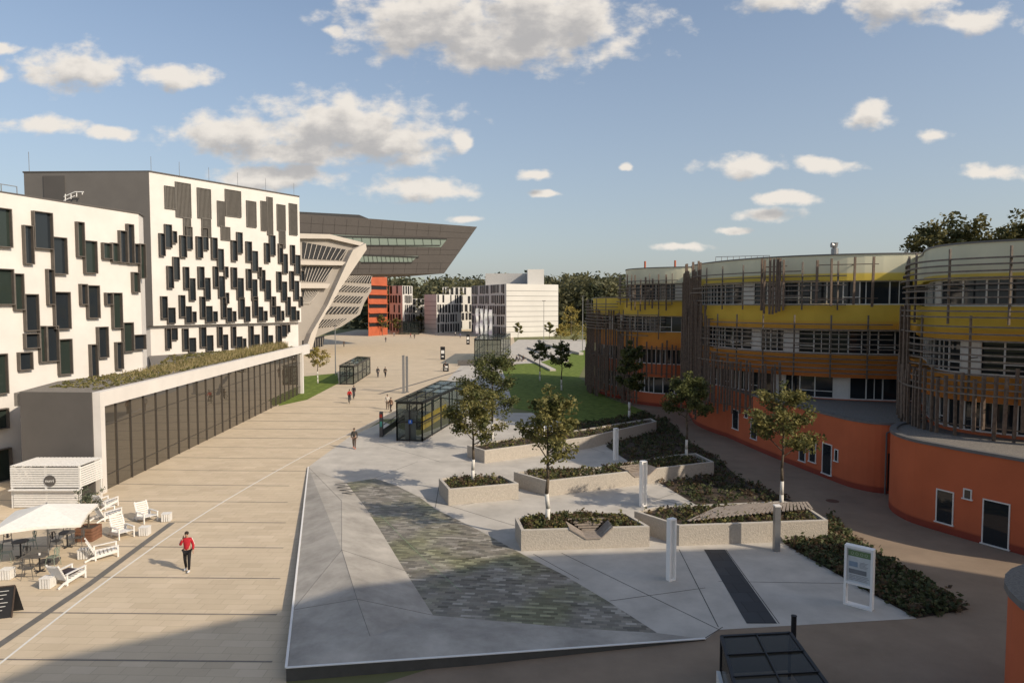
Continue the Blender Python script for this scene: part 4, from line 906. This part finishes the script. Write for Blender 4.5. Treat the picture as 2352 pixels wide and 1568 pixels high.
def nbx(m,u0,u1,z0,z1,o0,o1,mi=0):
    q=[pa+e*u0+nn*o0,pa+e*u1+nn*o0,pa+e*u1+nn*o1,pa+e*u0+nn*o1]; m.hexa([(v.x,v.y,z0) for v in q]+[(v.x,v.y,z1) for v in q],mi)
m=MB(); nbx(m,0,.09,0,H_,-.2,.1);nbx(m,wd-.09,wd,0,H_,-.2,.1);nbx(m,.09,wd-.09,H_-.1,H_,-.2,.1);nbx(m,.09,wd-.09,.9,.99,-.2,.1);nbx(m,.09,wd-.09,.0,.08,-.2,.1); m.build('frame',SW,nbd)
m=MB(); nbx(m,.09,wd-.09,.99,H_-.1,-.1,.0); pn=m.build('poster_panel',flat('poster_paper',(.58,.60,.60)),nbd)
m=MB(); zt=H_-.14
nbx(m,.12,wd-.12,zt-.28,zt-.04,.003,.012,0)
for k in range(4):
    c_=pa+e*(wd*(.26+.16*k))+nn*.013; m.ring((c_.x,c_.y,zt-.16),(nn.x,nn.y,0),.05,.008,14,1)
nbx(m,.16,wd*.45,zt-.70,zt-.50,.003,.012,2);nbx(m,.16,wd-.25,zt-.98,zt-.8,.003,.012,3)
for k in range(5): nbx(m,wd*.52,wd-.2-.05*(k%3),zt-.5-k*.05,zt-.485-k*.05,.003,.012,4)
for k in range(8): nbx(m,.18+.5*(k%2)*wd*.5,wd*.45+(k%2)*wd*.4-.04*(k%3),zt-1.06-k//2*.06,zt-1.04-k//2*.06,.003,.012,4)
m.build('poster_print',[flat('poster_green',(.17,.25,.12)),flat('poster_cream',(.5,.55,.4)),flat('poster_blue',(.25,.32,.40)),flat('poster_photo',(.2,.21,.22)),flat('poster_ink',(.3,.3,.32))],pn)
hc=1.5
q=[gp(1657,1462,hc),gp(1815,1454,hc),gp(1935,1620,hc),gp(1705,1635,hc)]
cn=thing('glass_canopy','black framed glass canopy at the bottom right beside the bollard','canopy',(q[3].x,q[3].y,0))
m=MB()
for i in range(4): m.beam(q[i],q[(i+1)%4],.1,.1); m.beam((q[i].x,q[i].y,0),q[i],.07,.07)
for t in (.3,.6): m.beam(q[0].lerp(q[3],t)+Vector((0,0,.05)),q[1].lerp(q[2],t)+Vector((0,0,.05)),.04,.04)
m.beam(q[0].lerp(q[1],.5)+Vector((0,0,.06)),q[3].lerp(q[2],.5)+Vector((0,0,.06)),.04,.04)
m.build('frame',BLACK,cn); m=MB(); m.add([v+Vector((0,0,.02)) for v in q],[(0,1,2,3)]); m.build('pane',glassmat('canopy_glass',(.03,.027,.022),.15,.35,.3),cn)
for i in range(4):
    P0,P1=q[i],q[(i+1)%4]; m=MB(); m.add([(P0.x,P0.y,.3),(P1.x,P1.y,.3),(P1.x,P1.y,hc-.08),(P0.x,P0.y,hc-.08)],[(0,1,2,3)]); m.build('side_pane',bpy.data.materials['canopy_glass'],cn)
m=MB(); m.beam((q[0].x-.08,q[0].y,.2),(q[3].x-.08,q[3].y,.2),.12,.4); m.build('side_panel',WHITEP,cn)
p=gp(1912,1150); m=MB(); m.tube((p.x,p.y,.006),(p.x,p.y,.016),.38,.38,20); tag(m.build('manhole_cover',flat('rust_iron',(.12,.06,.04)),origin=p),'round rusty manhole cover on the brown path','manhole cover')
# ------------------------------------------------------------ cafe
PW=M('white_pallet_wood',(.70,.68,.64),.8,.1,8)
def kiosk():
    y0=39.8; x0=-29.6;x1=-25.5; h=2.5
    r=thing('pallet_kiosk','white pallet wood kiosk with round dark sign beside the glass hall','kiosk',(-27.5,40.5,0))
    m=MB()
    for k in range(9): z=h-1.2+k*.135; m.box((x0+x1)/2,y0,z,x1-x0,.03,.1); m.box(x1,y0+1.1,z,.03,2.2,.1); m.box(x0,y0+1.1,z,.03,2.2,.1)
    m.build('slat_wall',PW,r)
    for x_ in (x0+.05,(x0+x1)/2,x1-.05):
        for y_ in (y0+.06,y0+2.1): m=MB(); m.box(x_,y_,h/2,.1,.09,h); m.build('post',PW,r)
    m=MB()
    for k in range(18): m.box(x0+.1+k*(x1-x0-.2)/17,y0+1.1,h+.03,.14,2.3,.03)
    m.build('roof',PW,r); m=MB()
    for k in range(7): m.box((x0+x1)/2,y0,.12+k*.14,x1-x0-.3,.05,.11)
    m.box((x0+x1)/2,y0,1.12,x1-x0,.5,.05); m.build('counter',PW,r)
    m=MB(); m.box((x0+x1)/2,y0+1.7,h*.45,x1-x0-.3,.1,h*.8); m.build('back_wall',DGREY,r)
    sx=x1-1.75; sz=h-.85
    m=MB(); m.tube((sx,y0-.06,sz),(sx,y0-.03,sz),.34,.34,24); s=m.build('round_sign',DGREY,r)
    c=bpy.data.curves.new('sign_text','FONT'); c.body='nurri'; c.size=.26; c.align_x='CENTER'; c.align_y='CENTER'; c.extrude=.004
    t=bpy.data.objects.new('t',c); COL.objects.link(t); dg=bpy.context.evaluated_depsgraph_get(); me=bpy.data.meshes.new_from_object(t.evaluated_get(dg)); bpy.data.objects.remove(t)
    me.materials.clear(); me.materials.append(WHITEP); o=bpy.data.objects.new('sign_lettering',me); COL.objects.link(o); o.parent=s
    o.location=Vector((sx,y0-.075,sz))-wl(s); o.rotation_euler=(math.pi/2,0,0)
kiosk()
def umbrella():
    p=gp(112,1292); r=thing('parasol','large square white parasol over the cafe tables','parasol',p)
    z1=2.15;z2=2.8; w_=1.72; m=MB(); K=[(-w_,-w_),(w_,-w_),(w_,w_),(-w_,w_)]; rz=.35
    def q(x,y,z): return (p.x+x*math.cos(rz)-y*math.sin(rz),p.y+x*math.sin(rz)+y*math.cos(rz),z)
    for i in range(4):
        a=K[i];b=K[(i+1)%4]; mid=((a[0]+b[0])/2,(a[1]+b[1])/2)
        m.add([q(*a,z1),q(mid[0]*.97,mid[1]*.97,z1+.07),q(0,0,z2)],[(0,1,2)]); m.add([q(mid[0]*.97,mid[1]*.97,z1+.07),q(*b,z1),q(0,0,z2)],[(0,1,2)])
        m.add([q(*a,z1),q(mid[0]*.97,mid[1]*.97,z1+.07),q(*b,z1),q(*b,z1-.12),q(mid[0]*.97,mid[1]*.97,z1-.05),q(*a,z1-.12)],[(0,1,4,5),(1,2,3,4)])
    m.build('canopy',flat('parasol_canvas',(.78,.75,.68)),r)
    m=MB(); m.tube(q(0,0,0),q(0,0,z2+.06),.035); m.build('pole',STEEL,r)
    m=MB()
    for a in K: m.beam(q(a[0]*.95,a[1]*.95,z1+.0),q(0,0,z2-.08),.03,.03)
    m.build('rib',STEEL,r); m=MB(); m.box(p.x,p.y,.05,.8,.8,.1,rz); m.build('base',DGREY,r)
umbrella()
def lounge():
    r=thing('pallet_chair','x','chair')
    m=MB()
    for k in range(6): y=-.45+k*.16; m.box(0,y,.36-k*.022,.72,.12,.025)
    m.build('seat',PW,r); m=MB()
    for k in range(7): t=k/6; m.box(0,.47+t*.32,.28+t*.62,.72,.03,.085)
    for x in (-.3,.3): m.beam((x,.40,.15),(x,.83,.98),.05,.06)
    m.build('backrest',PW,r)
    m=MB()
    for x in (-.36,.36):
        m.beam((x,-.5,.3),(x,.6,.14),.05,.12); m.beam((x,-.5,.55),(x,.5,.5),.1,.03); m.beam((x,.6,.16),(x,.9,.03),.05,.08)
    m.build('side_frame',PW,r)
    for x in (-.36,.36):
        m=MB(); m.box(x,-.46,.27,.06,.07,.54); m.build('leg',PW,r)
        m=MB(); m.box(x,.46,.24,.06,.07,.48); m.build('leg',PW,r)
    return r
def stool():
    r=thing('pallet_stool','x','stool'); m=MB()
    for k in range(5): m.box(-.2+k*.1,0,.43,.08,.46,.025)
    m.build('top',PW,r); m=MB()
    for s in (-1,1):
        for k in range(4): m.box(-.17+k*.113,.21*s,.21,.08,.025,.4); m.box(.225*s,-.15+k*.1,.21,.025,.08,.4)
    m.build('side_panel',PW,r); return r
LO=lounge(); ST=stool(); used={}
def place(proto,px,py,rz,label,group=None,key=None):
    k=key or proto.name; o=proto if k not in used else copy_tree(proto); used[k]=1
    p=gp(px,py); o.location=(p.x,p.y,0.012); o.rotation_euler=(0,0,rz); o['label']=label
    if group: o['group']=group
    return o
G_='white pallet lounge chairs'
place(LO,252,1190,2.6,'white pallet chair nearest the kiosk and potted olive tree',G_,'lo')
place(LO,338,1196,.9,'white reclining pallet chair farthest right of the cafe',G_,'lo')
place(LO,282,1232,.9,'white reclining pallet chair in the middle of the cafe group',G_,'lo')
place(LO,244,1278,2.2,'white pallet chair behind the man, right of the bistro tables',G_,'lo')
place(LO,160,1334,2.9,'white pallet chair with dark cushion nearest the camera',G_,'lo')
place(LO,245,1165,2.9,'white pallet chair in the shade right beside the kiosk counter',G_,'lo')
p=gp(160,1334); m=MB(); m.box(p.x,p.y-.05,.46,.55,.5,.1,2.9); tag(m.build('cushion',flat('cushion_dark',(.05,.04,.045)),origin=(p.x,p.y,.41)),'dark cushion on the pallet chair nearest the camera','cushion')
G_='white pallet cube stools'
for a in ((383,1196,.2,'white pallet stool farthest right of the cafe'),(333,1228,.1,'white pallet stool beside the middle reclining chair'),(194,1281,.2,'white pallet stool left of the chair behind the bistro tables'),(110,1348,.0,'white pallet stool beside the nearest pallet chair'),(17,1328,.1,'white pallet stool at the left frame edge')): place(ST,*a,G_,'st')
def chair(col):
    r=thing('metal_chair','x','chair'); m=MB(); m.box(0,0,.45,.38,.38,.02); m.build('seat',col,r)
    m=MB(); m.ring((0,.18,.72),(0,1,.15),.15,.014,12)
    for x in (-.16,.16): m.tube((x,.17,.45),(x*.9,.24,.86),.014)
    m.box(0,.21,.7,.1,.012,.36); m.tube((-.145,.24,.86),(.145,.24,.86),.014); m.build('backrest',col,r)
    for sx in(-1,1):
        for sy in (-1,1): m=MB(); m.tube((sx*.17,sy*.17,.44),(sx*.22,sy*.23,0),.016,.012,6); m.build('leg',col,r)
    return r
def table():
    r=thing('bistro_table','x','table'); m=MB(); m.tube((0,0,.72),(0,0,.75),.36,.36,20) ; m.build('table_top',DGREY,r)
    m=MB(); m.tube((0,0,.03),(0,0,.72),.035); m.build('pedestal',BLACK,r); m=MB(); m.box(0,0,.02,.5,.08,.03); m.box(0,0,.021,.08,.5,.034); m.build('base',BLACK,r); return r
CG=chair(flat('mint_metal',(.22,.26,.21),.4)); CD=chair(flat('gunmetal',(.09,.085,.08),.4)); TB=table()
for a in ((48,1278,.0,'round dark bistro table nearest the left frame edge'),(155,1256,.0,'round dark bistro table behind the parasol pole'),(92,1312,0,'round dark bistro table nearest the camera')): place(TB,*a,'dark bistro tables','tb')
for a in ((15,1290,2.0,'pale green metal chair left of the leftmost bistro table'),(70,1262,-.6,'pale green metal chair behind the leftmost bistro table'),(122,1300,-1.6,'pale green metal chair right of the nearest bistro table')): place(CG,*a,'pale green metal cafe chairs','cg')
for a in ((130,1262,1.4,'grey metal chair left of the table behind the parasol pole'),(182,1254,-1.4,'grey metal chair right of the table behind the parasol pole'),(66,1328,1.9,'grey metal chair left of the nearest bistro table'),(18,1262,.6,'grey metal chair at the far left of the cafe'),(60,1300,.4,'grey metal chair between the leftmost and the nearest bistro tables'),(150,1240,.1,'grey metal chair behind the table at the parasol pole')): place(CD,*a,'grey metal cafe chairs','cd')
m=MB(); p=gp(92,1312); m.tube((p.x,p.y,.762),(p.x,p.y,.85),.04,.045,10); tag(m.build('cup',WHITEP,origin=(p.x,p.y,.762)),'small white cup on the nearest bistro table','cup')
p=gp(204,1238); r=thing('potted_tree','olive tree in a brown wooden tub beside the parasol','potted tree',p); m=MB()
for s,sx,sy in ((0,.85,.05),(1,.85,.05),(2,.05,.8),(3,.05,.8)):
    for k in range(4): m.box(p.x+(0,0,-.42,.42)[s],p.y+(-.42,.42,0,0)[s],.1+k*.17,sx,sy,.15)
m.build('tub',M('tub_wood',(.2,.1,.06),.8,.2,5),r); m=MB(); m.box(p.x,p.y,.6,.78,.78,.06); m.build('soil',SOIL,r)
m=MB(); m.tube((p.x,p.y,.6),(p.x+.05,p.y,1.5),.05,.035)
for k in range(7): m.tube((p.x+.05,p.y,1.45),(p.x+.05+.5*math.cos(k),p.y+.5*math.sin(k),2.0+.1*k%.4),.02,.008,5)
m.build('trunk',BARK,r); m=MB(); rg=random.Random(8)
for k in range(26): leaves(m,(p.x+rg.gauss(0,.36),p.y+rg.gauss(0,.36),2.0+rg.gauss(0,.28)),.22,.22,.2,28,.055,rg)
m.build('crown',leafmat('olive_leaf',(.05,.06,.04),(.16,.18,.11),4),r)
p=gp(8,1420); r=thing('chalkboard_sign','black folding chalkboard sign leaning at the left frame edge','sign',p)
m=MB(); m.add([(p.x-.35,p.y-.1,0),(p.x+.25,p.y+.1,0),(p.x+.25,p.y+.35,1.15),(p.x-.35,p.y+.15,1.15)],[(0,1,2,3)]); m.add([(p.x-.35,p.y+.55,0),(p.x+.25,p.y+.75,0),(p.x+.25,p.y+.37,1.15),(p.x-.35,p.y+.17,1.15)],[(0,1,2,3)]); m.build('board',BLACK,r)
m=MB()
for a,b in (((-.35,-.12,0),(-.35,.13,1.17)),((.25,.08,0),(.25,.33,1.17)),((-.35,.13,1.17),(.25,.33,1.17))): m.beam((p.x+a[0],p.y+a[1],a[2]),(p.x+b[0],p.y+b[1],b[2]),.04,.04)
m.build('frame',flat('dark_wood',(.07,.05,.04)),r)
chalk=flat('chalk',(.6,.6,.58))
for k in range(6):
    m=MB(); z=1.0-k*.14; yy=p.y-.0+.22*z; m.beam((p.x-.22,yy-.09,z),(p.x-.22+.3-(k%3)*.07,yy+.01,z),.012,.02); m.build('chalk_line',chalk,r)
# ------------------------------------------------------------ people
def skin(name,verts,edges,mat,parent,sub=1):
    me=bpy.data.meshes.new(name); me.from_pydata([v[0] for v in verts],edges,[]); o=bpy.data.objects.new(name,me); COL.objects.link(o)
    md=o.modifiers.new('s','SKIN'); md.use_smooth_shade=True; sv=me.skin_vertices[0].data
    for i,v in enumerate(verts):
        r=v[1]; sv[i].radius=(r,r); sv[i].use_root=(i==0)
    s=o.modifiers.new('u','SUBSURF'); s.levels=sub; s.render_levels=sub
    dg=bpy.context.evaluated_depsgraph_get(); me2=bpy.data.meshes.new_from_object(o.evaluated_get(dg)); o.modifiers.clear(); o.data=me2; bpy.data.meshes.remove(me)
    me2.materials.clear(); me2.materials.append(mat); me2.polygons.foreach_set('use_smooth',[True]*len(me2.polygons)); o.parent=parent; return o
FACE=flat('face_dark',(.05,.02,.02))
def person(px,py,rz,pose,label,top,legs,hair=(.03,.02,.015),shoes=(.05,.05,.05),h=1.75,z=0.012,detail=False,stripe=None):
    p=gp(px,py); root=thing('person',label,'person',(p.x,p.y,z)); k=h/1.75
    def S(*a): return Vector(a)*k
    J=dict(pel=S(0,0,.95),spi=S(0,0,1.14),che=S(0,0,1.34),nkb=S(0,.0,1.47),nck=S(0,-.01,1.54),hd=S(0,-.025,1.62),ht=S(0,-.015,1.70))
    for s,n in ((1,'l'),(-1,'r')):
        J['sh'+n]=S(.17*s,0,1.42);J['el'+n]=S(.235*s,.03,1.14);J['wr'+n]=S(.25*s,-.04,.9);J['pa'+n]=S(.25*s,-.06,.82)
        J['hi'+n]=S(.09*s,0,.88);J['kn'+n]=S(.1*s,-.02,.49);J['an'+n]=S(.1*s,.02,.08);J['to'+n]=S(.11*s,-.15,.035)
    if pose in('walk','phone'):
        J['knl']=S(.09,-.14,.5);J['anl']=S(.09,-.22,.09);J['tol']=S(.1,-.38,.06);J['knr']=S(-.09,-.02,.49);J['anr']=S(-.09,.24,.13);J['tor']=S(-.1,.1,.04)
        J['ell']=S(.23,.1,1.15);J['wrl']=S(.23,.06,.92);J['pal']=S(.23,.05,.84);J['elr']=S(-.23,-.06,1.15);J['wrr']=S(-.22,-.2,.97);J['par']=S(-.215,-.24,.9)
    if pose=='phone':
        J['elr']=S(-.24,-.13,1.2);J['wrr']=S(-.13,-.2,1.46);J['par']=S(-.1,-.17,1.55)
        J['knl']=S(.1,-.09,.5);J['anl']=S(.1,-.13,.08);J['tol']=S(.11,-.29,.04);J['anr']=S(-.1,.14,.1);J['tor']=S(-.11,-.01,.04)
    if pose=='sit':
        dz=Vector((0,0,-.46*k))
        for a in ('pel','spi','che','nkb','nck','hd','ht','shl','shr','ell','elr'): J[a]=J[a]+dz
        for s,n in ((1,'l'),(-1,'r')): J['hi'+n]=S(.09*s,-.02,.46);J['kn'+n]=S(.11*s,-.42,.5);J['an'+n]=S(.11*s,-.42,.08);J['to'+n]=S(.12*s,-.6,.035);J['wr'+n]=S(.16*s,-.22,.58);J['pa'+n]=S(.13*s,-.3,.56)
    if pose=='cycle':
        for a,v in dict(pel=(0,.18,.98),spi=(0,.1,1.15),che=(0,-.04,1.33),nkb=(0,-.1,1.46),nck=(0,-.13,1.52),hd=(0,-.17,1.6),ht=(0,-.17,1.69)).items(): J[a]=S(*v)
        for s,n in ((1,'l'),(-1,'r')): J['sh'+n]=S(.17*s,-.05,1.4);J['el'+n]=S(.22*s,-.25,1.2);J['wr'+n]=S(.22*s,-.43,1.06);J['pa'+n]=S(.22*s,-.49,1.05);J['hi'+n]=S(.09*s,.16,.92)
        J['knl']=S(.1,-.2,.78);J['anl']=S(.1,-.1,.4);J['tol']=S(.1,-.25,.36);J['knr']=S(-.1,-.12,.6);J['anr']=S(-.1,.05,.2);J['tor']=S(-.1,-.1,.15)
    RD=dict(pel=.125,spi=.115,che=.13,nkb=.07,nck=.055,hd=.085,ht=.07,sh=.06,el=.043,wr=.028,pa=.03,hi=.085,kn=.058,an=.038,to=.035)
    def rad(n): return (RD.get(n) or RD[n[:2]])*k
    names=list(J); idx={n:i for i,n in enumerate(names)}; V_=[(J[n],rad(n)) for n in names]
    E=[('pel','spi'),('spi','che'),('che','nkb'),('nkb','nck'),('nck','hd'),('hd','ht')]
    for n in 'lr': E+=[('che','sh'+n),('sh'+n,'el'+n),('el'+n,'wr'+n),('wr'+n,'pa'+n),('pel','hi'+n),('hi'+n,'kn'+n),('kn'+n,'an'+n),('an'+n,'to'+n)]
    ed=[(idx[a],idx[b]) for a,b in E]
    V_.append((J['hd']+S(0,-.1,-.01),.016*k)); ed.append((idx['hd'],len(V_)-1))
    if detail:
        for n,s in (('l',1),('r',-1)):
            d=(J['pa'+n]-J['wr'+n]).normalized(); sd_=Vector((0,1,0))-d*d.y; sd_.normalize(); cu=d.cross(sd_)*s
            for off,ln in ((-.03,.06),(-.01,.07),(.01,.066),(.028,.05)):
                a=J['pa'+n]+sd_*off*k+d*.035*k; b=a+(d*ln*.6+cu*.008)*k; c=b+(d*ln*.45+cu*.02)*k
                V_+= [(a,.009*k),(b,.0085*k),(c,.007*k)]; m_=len(V_); ed+=[(idx['pa'+n],m_-3),(m_-3,m_-2),(m_-2,m_-1)]
            a=J['pa'+n]-sd_*.04*k; b=a+(d*.04-sd_*.015)*k; V_+=[(a,.011*k),(b,.009*k)]; m_=len(V_); ed+=[(idx['pa'+n],m_-2),(m_-2,m_-1)]
    skin('body',V_,ed,SKINM,root,1)
    def cloth(name,ns,es,extra,col,over={}):
        vs=[(over.get(n,J[n]),rad(n)+extra*k) for n in ns]; ii={n:i for i,n in enumerate(ns)}
        skin(name,vs,[(ii[a],ii[b]) for a,b in es],flat(name+'_cloth',col),root,1)
    dn=(J['spi']-J['pel'])*-.25
    tn=['pel','spi','che','nkb']; te=[('pel','spi'),('spi','che'),('che','nkb')]
    for n in 'lr': tn+=['sh'+n,'el'+n,'wr'+n]; te+=[('che','sh'+n),('sh'+n,'el'+n),('el'+n,'wr'+n)]
    cloth('jacket',tn,te,.022,top,{'pel':J['pel']+dn})
    cloth('trousers',['pel','hil','hir','knl','knr','anl','anr'],[('pel','hil'),('pel','hir'),('hil','knl'),('hir','knr'),('knl','anl'),('knr','anr')],.016,legs)
    if stripe:
        sm=MB()
        for n,s in (('l',1),('r',-1)): sm.tube(J['sh'+n]+S(.045*s,0,.05),J['el'+n]+S(.06*s,0,0),.016*k,.014*k,6)
        o=sm.build('sleeve_stripe',WHITEP); o.parent=root
    sm=MB()
    for n in 'lr':
        a=J['an'+n];b=J['to'+n]; sm.sphere(a.lerp(b,.55),.05*k,.14*k,.045*k,10,6)
    o=sm.build('shoes',flat('shoe_leather',shoes)); o.parent=root
    hm=MB(); c=J['hd'].lerp(J['ht'],.55)+Vector((0,.018*k,.022*k)); hm.sphere(c,.092*k,.1*k,.088*k,12,8); o=hm.build('hair',flat('hair_colour',hair),smooth=True); o.parent=root
    fm=MB()
    for s in (-1,1): fm.sphere(J['hd']+S(.032*s,-.088,.02),.012*k,.008*k,.008*k,6,4)
    fm.box(J['hd'].x,J['hd'].y-.086*k,J['hd'].z-.045*k,.045*k,.012*k,.01*k)
    o=fm.build('face',FACE); o.parent=root
    root.rotation_euler=(0,0,rz)
    return root
person(431,1311,.15,'phone','man in red jacket and black trousers holding a phone to his ear while walking',(.42,.02,.03),(.012,.012,.014),h=1.8,shoes=(.6,.6,.6),detail=True,stripe=True)
mm=MB(); pr=gp(431,1311)
mm.box(-.085,-.195,1.62,.02,.07,.14); o=mm.build('mobile_phone',BLACK); o.location=(pr.x,pr.y,0.012); o.rotation_euler=(0,0,.15); tag(o,'black mobile phone held to the ear of the man in red','phone')
person(814,1030,.1,'walk','person in dark jacket and orange shoes walking past the raised concrete corner',(.05,.045,.04),(.09,.06,.045),shoes=(.6,.12,.05),h=1.72,detail=True)
person(868,867,3.2,'walk','person in dark clothes walking, left of the pair on the sunlit plaza',(.04,.04,.045),(.05,.05,.06))
person(885,867,3.0,'walk','person in dark clothes walking, right of the pair on the sunlit plaza',(.06,.05,.045),(.03,.03,.035))
person(890,940,.3,'stand','person in pale top standing left of a couple by the glass pavilion',(.5,.46,.4),(.12,.09,.07),h=1.7)
person(898,947,-.6,'walk','person in brown jacket right of a couple by the glass pavilion',(.2,.12,.08),(.1,.08,.07),h=1.68)
person(790,797,.1,'walk','lone person in dark coat on the plaza before the library',(.05,.04,.04),(.05,.05,.05))
person(886,786,.4,'stand','lone person in dark top near the far plaza trees',(.08,.05,.05),(.04,.05,.08))
person(943,776,1.2,'walk','person in red top on the far plaza beside the small shelter',(.3,.06,.05),(.05,.05,.06))
person(952,778,.2,'stand','person in black next to the one in red on the far plaza',(.03,.03,.03),(.05,.05,.06))
person(1092,786,.2,'stand','person standing near the flagpoles in dark clothes',(.05,.05,.06),(.05,.05,.06))
person(1057,776,.2,'walk','person in blue top walking behind the smaller information pylon',(.06,.09,.2),(.05,.05,.06))
person(1046,772,1.0,'walk','person in white top walking left of the one in blue',(.5,.48,.45),(.05,.05,.06))
person(905,773,.5,'walk','person in grey top walking beside the far glass shelter',(.2,.2,.2),(.04,.05,.08))
for i,(px,c_,lb) in enumerate(((1187,(.05,.05,.06),'seated person in black on the lawn edge, left of three'),(1194,(.4,.38,.35),'seated person in white on the lawn edge, middle of three'),(1202,(.1,.06,.05),'seated person in brown on the lawn edge, right of three'))):
    person(px,830,-.8,'sit',lb,c_,(.06,.06,.08))
mb=MB(); p0=gp(1180,829);p1=gp(1210,829); mb.beam((p0.x,p0.y+.1,.2),(p1.x,p1.y+.1,.2),.5,.4); tag(mb.build('low_bench',PCOP,origin=p0),'low pale bench under the three seated people','bench')
BL=flat('bike_dark',(.05,.05,.055),.4)
def bicycle(px,py,rz,label):
    p=gp(px,py); r=thing('bicycle',label,'bicycle',(0,0,0))
    for y in (-.52,.52):
        m=MB(); m.ring((0,y,.34),(1,0,0),.32,.02,18)
        wv=m.build('wheel',BLACK,r); m=MB()
        for k in range(8): a=k*math.pi/4; m.tube((0,y,.34),(0,y+.31*math.cos(a),.34+.31*math.sin(a)),.004,.004,3)
        m.build('spokes',STEEL,wv)
    m=MB()
    for a,b in (((0,.52,.34),(0,.05,.3)),((0,.05,.3),(0,-.36,.78)),((0,.05,.3),(0,.2,.86)),((0,.18,.78),(0,-.36,.82)),((0,.18,.78),(0,.52,.34)),((0,-.52,.34),(0,-.36,.95))): m.tube(a,b,.02,.02,6)
    m.build('frame',BL,r); m=MB(); m.tube((-.26,-.42,1.02),(.26,-.42,1.02),.014); m.tube((0,-.36,.93),(0,-.42,1.02),.016); m.build('handlebar',BLACK,r)
    m=MB(); m.sphere((0,.2,.89),.07,.13,.03,8,5); m.build('saddle',BLACK,r)
    r.location=(p.x,p.y,.012); r.rotation_euler=(0,0,rz); return r
for px,py,rz,lb,c1,c2 in ((803,926,.25,'cyclist in red top riding towards the camera on the plaza',(.45,.03,.03),(.05,.05,.06)),(813,916,.2,'cyclist in dark top riding behind the one in red',(.05,.05,.06),(.1,.09,.09)),(1022,853,2.2,'distant cyclist in black crossing the plaza by the information pylon',(.03,.03,.03),(.04,.04,.05))):
    person(px,py,rz,'cycle',lb,c1,c2); bicycle(px,py,rz,'bicycle ridden by the '+lb.split(' riding')[0].split(' crossing')[0])
